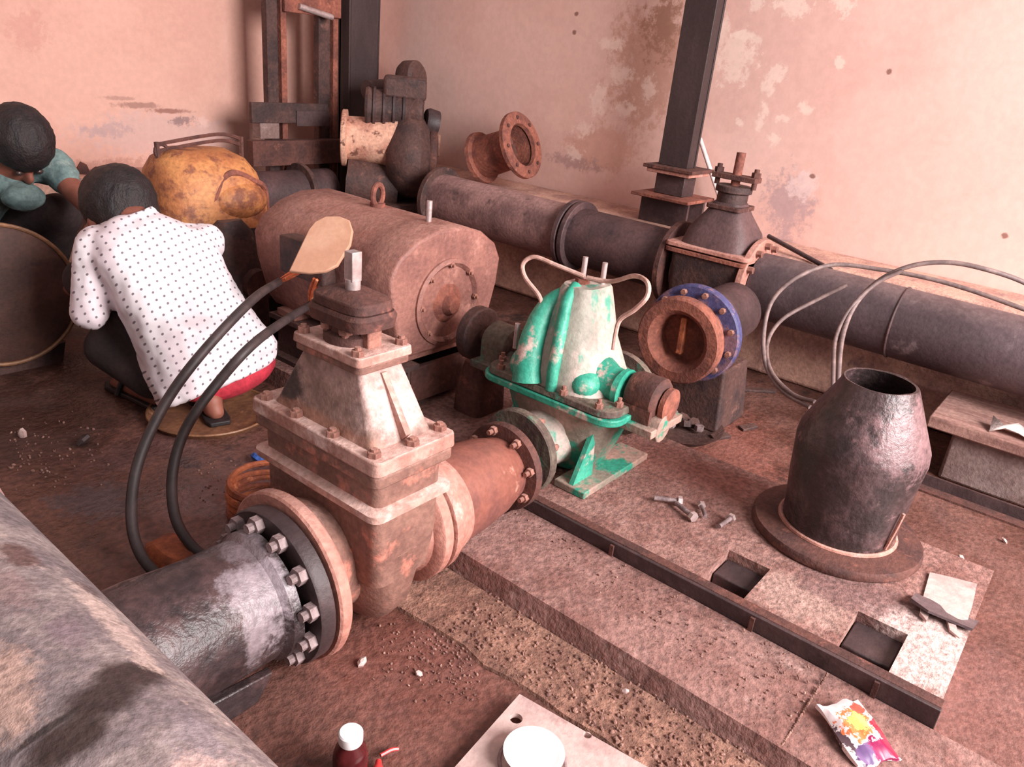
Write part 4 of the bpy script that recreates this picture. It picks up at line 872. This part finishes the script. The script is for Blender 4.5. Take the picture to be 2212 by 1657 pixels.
for kn, an in ((k1, V((h2.x+.10, 3.86, .10))), (k2, V((h2.x-.26, 3.84, .10)))):
    b.capsule(pl2+V((.1 if kn is k1 else -.1, 0, -.02)), kn, .125, .10); b.capsule(kn, an, .09, .062)
b.ell(pl2, (.2, .17, .15)); b.build('trousers', 'cloth_black', pt, remesh=.012, smooth=5)

# ------------------------------------------------------------------ small things on the floor
c = at(455, 890, z=.01)
t = thing('round_tray', 'shallow brown round metal tray on the floor behind the squatting man', 'tray', (c.x, c.y, 0.0))
b = B(); b.lathe([(.02, .003), (.20, .003), (.215, .022), (.222, .022), (.205, .0)], n=48, cap0=True, cap1=True); b.build('pan', 'tray_brown', t, world=False)
b = B(); b.torus((0, 0, .022), (0, 0, 1), .2185, .0045, 48, 6); b.build('rim', 'brass_rim', t, world=False)
# coil of rusty wire beside the valve
c = at(572, 1065, z=.06)
t = thing('rusty_coil', 'coil of orange rusty wire rings left of the foreground valve', 'wire coil', (c.x, c.y, 0))
for k in range(6):
    b = B(); b.torus((0, 0, .012+.018*k), (.08*math.sin(k*2), .08*math.cos(k*1.7), 1), .105-.003*(k % 3), .0095, 36, 7); b.build('wire_turn', 'rust_orange', t, world=False)
c = at(556, 988, z=.02); b = B(); pebble(b, c, .035, random.Random(4)); pebble(b, c+V((.02, -.01, .01)), .022, random.Random(5))
tag(b.build('blue_rag', 'rag_blue', None, loc=c, disp=(.012, .02)), 'small crumpled blue rag left of the foreground valve', 'rag')
c = at(375, 1190, z=.03); b = B(); b.loft([(c.x, c.y, 0, .055, .09, 4), (c.x, c.y, .03, .05, .085, 3.5), (c.x, c.y, .045, .035, .065, 3)], n=20)
tag(b.build('brick_chunk', 'rust_orange', None, loc=(c.x, c.y, 0), disp=(.02, .05)), 'orange-brown brick chunk on the floor between the two black cables', 'brick')
# stones and rubble one can pick out
for i, (px, py, s, lab) in enumerate([(728, 1413-0, .0, ''), (905, 1455, .011, 'tiny pale stone on the bare floor left of the white plate'), (782, 1430, .016, 'pale stone just under the foreground valve flange'), (48, 937, .022, 'pale flat stone on the dark floor at far left'),
    (1790, 1672-70, .0, ''), (2075, 1205, .013, 'small pale stone on the floor right of the upright reducer'), (2170, 1168, .013, 'pale pebble at the right edge below the concrete block'), (1350, 1493, .011, 'small grey stone against the concrete strip edge'), (180, 950, .03, 'dark oily lump on the floor left of the cables'), (1180, 985+60, .0, '')]):
    if not lab: continue
    z = .015 if px == 1350 else 0
    c = at(px, py, z=z+s*.5); b = B(); pebble(b, c, s, random.Random(i)); tag(b.build('stone', 'cable_black' if 'oily' in lab else 'plate_pale', None, loc=c), lab, 'stone')
# pale plate with holes at the bottom edge
p0, p1, p2 = at(1122, 1502, z=.03), at(985, 1650, z=.03), at(1385, 1652, z=.03)
ex = (p2-p0).normalized(); ey = ex.cross(V((0, 0, 1))).normalized()*1
if ey.dot(p1-p0) < 0: ey = -ey
M4 = Matrix(((ex.x, ey.x, 0, p0.x), (ex.y, ey.y, 0, p0.y), (0, 0, 1, 0), (0, 0, 0, 1)))
Mi = M4.inverted()
def circ(px, py, r, n=20):
    q = Mi @ at(px, py, z=.034); return [(q.x+r*math.cos(2*PI*i/n), q.y+r*math.sin(2*PI*i/n)) for i in range(n)]
LX, LY = (p2-p0).length*1.15, (p1-p0).length*1.9
b = B(); b.holed([(0, 0), (LX, 0), (LX, LY), (0, LY)], [circ(1115, 1552, .014), circ(1269, 1588, .009)], .0215, .034, M4)
t = thing('steel_plate', 'pale square metal plate with bolt holes at the bottom edge', 'metal plate', (p0.x, p0.y, .0215))
b.build('sheet', 'plate_pale', t, bevel=.002)
wc = at(1150, 1648, z=.035)
b = B(); b.torus((wc.x, wc.y, .037), (0, 0, 1), .068, .004, 40, 6); b.build('ring_mark', 'bolt_grey', t)
t = thing('white_cup', 'bright white plastic cup standing on the pale metal plate', 'cup', (wc.x, wc.y, .0345))
b = B(); b.lathe([(.04, 0), (.046, .002), (.060, .03), (.063, .034), (.056, .034), (.05, .032), (.04, .03)], n=36); b.build('shell', 'plastic_white', t, world=False)
# bottle
c = at(758, 1580, z=.135)
t = thing('bottle', 'small maroon bottle with white screw cap', 'bottle', (c.x, c.y, 0))
b = B(); b.lathe([(.03, .001), (.034, .006), (.034, .075), (.030, .092), (.018, .106), (.016, .118)], n=28); b.build('glass', 'bottle_maroon', t, world=False)
b = B(); b.lathe([(.0225, .110), (.0235, .112), (.0235, .132), (.021, .135)], n=28); b.build('cap', 'plastic_white', t, world=False)
c = at(818, 1640, z=.02)
t = thing('red_tube', 'small red plastic tube lying beside the bottle', 'tube', (c.x, c.y, 0))
c2_ = at(812, 1720, z=.012)
b = B(); b.lathe([(.006, 0), (.008, .012), (.014, .022), (.015, .10)], (c.x, c.y, .016), (c2_-c).normalized(), n=18); b.build('body', 'plastic_red', t)
q = at(860, 1618, z=.008); b = B(); b.tube([at(822, 1632, z=.014), at(845, 1620, z=.012), q], .004, n=6); b.build('nozzle', 'plastic_red', t)
# printed packet on the strip
c = at(1852, 1582, z=.065)
dx = (at(1905, 1555, z=.055)-at(1790, 1580, z=.055)).normalized(); dy = V((0, 0, 1)).cross(dx)
b = B(); rg = []
n = 12
for i in range(n+1):
    u = -1+2*i/n; rg2 = []
    for j in range(n+1):
        v = -1+2*j/n; hh = .013*max(0, 1-u**4)*max(0, 1-v**4); rg2.append((u, v, hh))
    rg.append(rg2)
top = [[b.bm.verts.new((u*.055+.006*math.sin(3*v), v*.074+.004*math.sin(5*u), .004+h+.004*math.sin(9*u+4*v))) for (u, v, h) in r] for r in rg]
bot = [[b.bm.verts.new((u*.055+.006*math.sin(3*v), v*.074+.004*math.sin(5*u), -.004-h*.3)) for (u, v, h) in r] for r in rg]
for g_, fl in ((top, False), (bot, True)):
    for i in range(n):
        for j in range(n):
            q = (g_[i][j], g_[i+1][j], g_[i+1][j+1], g_[i][j+1]); b.bm.faces.new(q[::-1] if fl else q)
edge = [(i, 0) for i in range(n)]+[(n, j) for j in range(n)]+[(i, n) for i in range(n, 0, -1)]+[(0, j) for j in range(n, 0, -1)]
for k in range(len(edge)):
    (i, j), (i2, j2) = edge[k], edge[(k+1) % len(edge)]
    b.bm.faces.new((top[i][j], bot[i][j], bot[i2][j2], top[i2][j2]))
o = b.build('printed_packet', 'packet_print'); o.location = c; o.rotation_euler = Matrix((dx, dy, V((0, 0, 1)))).transposed().to_euler(); o.rotation_euler.rotate_axis('X', .12)
tag(o, 'small colourful red yellow and purple printed packet on the channel end', 'packet')
# torn paper on the plinth
pts = [at(px, py, z=.094) for px, py in [(2008, 1238), (2050, 1250), (2108, 1268), (2100, 1310), (2090, 1340), (2060, 1350), (2072, 1380), (2050, 1365), (2040, 1330), (2010, 1322), (2000, 1345), (1985, 1330), (1995, 1285)]]
b = B(); a_ = [p.copy() for p in pts]; c_ = [p+V((0, 0, .003+.012*(i % 3)/3)) for i, p in enumerate(pts)]; b.ringmesh([a_, c_])
tag(b.build('torn_bag', 'plate_pale', None, loc=pts[0]), 'torn pale cement bag scrap on the right end of the plinth', 'paper scrap')
c = at(2035, 1320, z=.1); b = B(); b.prism([(-.06, -.06), (.02, -.1), (.045, -.02), (.05, .06), (-.01, .085), (-.05, .05)], -.003, .005, Matrix.Translation(c) @ Euler((.15, .2, .4)).to_matrix().to_4x4())
tag(b.build('slate_chip', 'pipe_grey', None, loc=c, disp=(.01, .03)), 'dark grey flat chip lying on the torn pale bag', 'chip')
# loose bolts on the plinth
def loose_bolt(px, py, rz, s, label, z=.0935):
    c = at(px, py, z=z); t = thing('loose_bolt', label, 'bolt', (c.x, c.y, z), rot=(0, 0, rz), group=None)
    b = B(); b.cyl((0, 0, .014*s), (0, .075*s, .014*s), .008*s, n=10); b.build('shank', 'bolt_grey', t, world=False)
    b = B(); b.cyl((0, -.014*s, .014*s), (0, 0, .014*s), .016*s, n=6); b.build('head', 'steel_bright', t, world=False)
loose_bolt(1462, 1090, .6, 1.0, 'loose bolt lying leftmost on the plinth beside the upright reducer')
loose_bolt(1492, 1122, -.4, 1.0, 'loose bolt lying nearest the channel on the plinth')
loose_bolt(1515, 1100, 2.2, .8, 'small loose bolt in the middle of the bolt cluster on the plinth')
loose_bolt(1575, 1128, 1.5, .9, 'loose bolt closest to the upright reducer flange')
# scrap tray behind the plinth
c = at(1462, 912, z=.03)
t = thing('scrap_tray', 'dark pan heaped with greasy scrap below the blue flange', 'tray', (c.x, c.y, 0))
b = B(); b.lathe([(.02, .002), (.15, .002), (.19, .03), (.195, .03), (.16, .0)], n=40); b.build('pan', 'machine_dark', t, world=False)
rn = random.Random(21); me = None
for i in range(9):
    q = B(); a = rn.uniform(0, 6.28); r = rn.uniform(.02, .11); p = V((r*math.cos(a), r*math.sin(a), .02)); q.cyl(p, p+V((rn.uniform(-.01, .01), rn.uniform(-.01, .01), .022)), rn.uniform(.016, .03), n=6); q.build('nut', 'bolt_grey' if i % 2 else 'machine_dark', t, world=False)
for (px, py, a, lab) in [(1555, 945, .2, 'dark flat offcut on the reddish floor, the left one of two'), (1615, 925, .3, 'dark flat offcut on the reddish floor, the right one of two'), (1640, 845, -.2, 'dark thin plate lying under the rear valve')]:
    c = at(px, py, z=.0); s = 1.8 if py < 900 else 1
    b = B(); b.prism([(-.05*s, -.018), (.04*s, -.022), (.05*s, .012), (-.04*s, .02)], .001, .012, Matrix.Translation(c) @ Matrix.Rotation(a-.6, 4, 'Z'))
    tag(b.build('steel_offcut', 'machine_dark', None, loc=c, bevel=.002), lab, 'offcut')
# rusty coupling guard below the motor end
c = at(1040, 810, y=1.72)
t = thing('coupling_guard', 'rusty curved guard plate standing below the motor shaft end', 'guard', (c.x, 1.72, .09))
b = B(); b.loft([(c.x, 1.72, .091, .09, .07, 4), (c.x, 1.72, c.z-.02, .085, .065, 4), (c.x, 1.72, c.z+.06, .06, .05, 4)], n=24); b.build('shell', 'rust_dark', t)
b = B(); b.box((c.x-.05, 1.63, c.z+.03), (c.x+.06, 1.68, c.z+.07)); b.build('tab', 'rust', t, bevel=.004)

# ------------------------------------------------------------------ bring the room to real size (a crouching man is about 0.75 m tall)
K = 0.84
for o in scene.objects:
    if '_o' in o: del o['_o']
    if o.parent is None:
        o.location = o.location*K
        if o.type != 'CAMERA': o.scale = o.scale*K
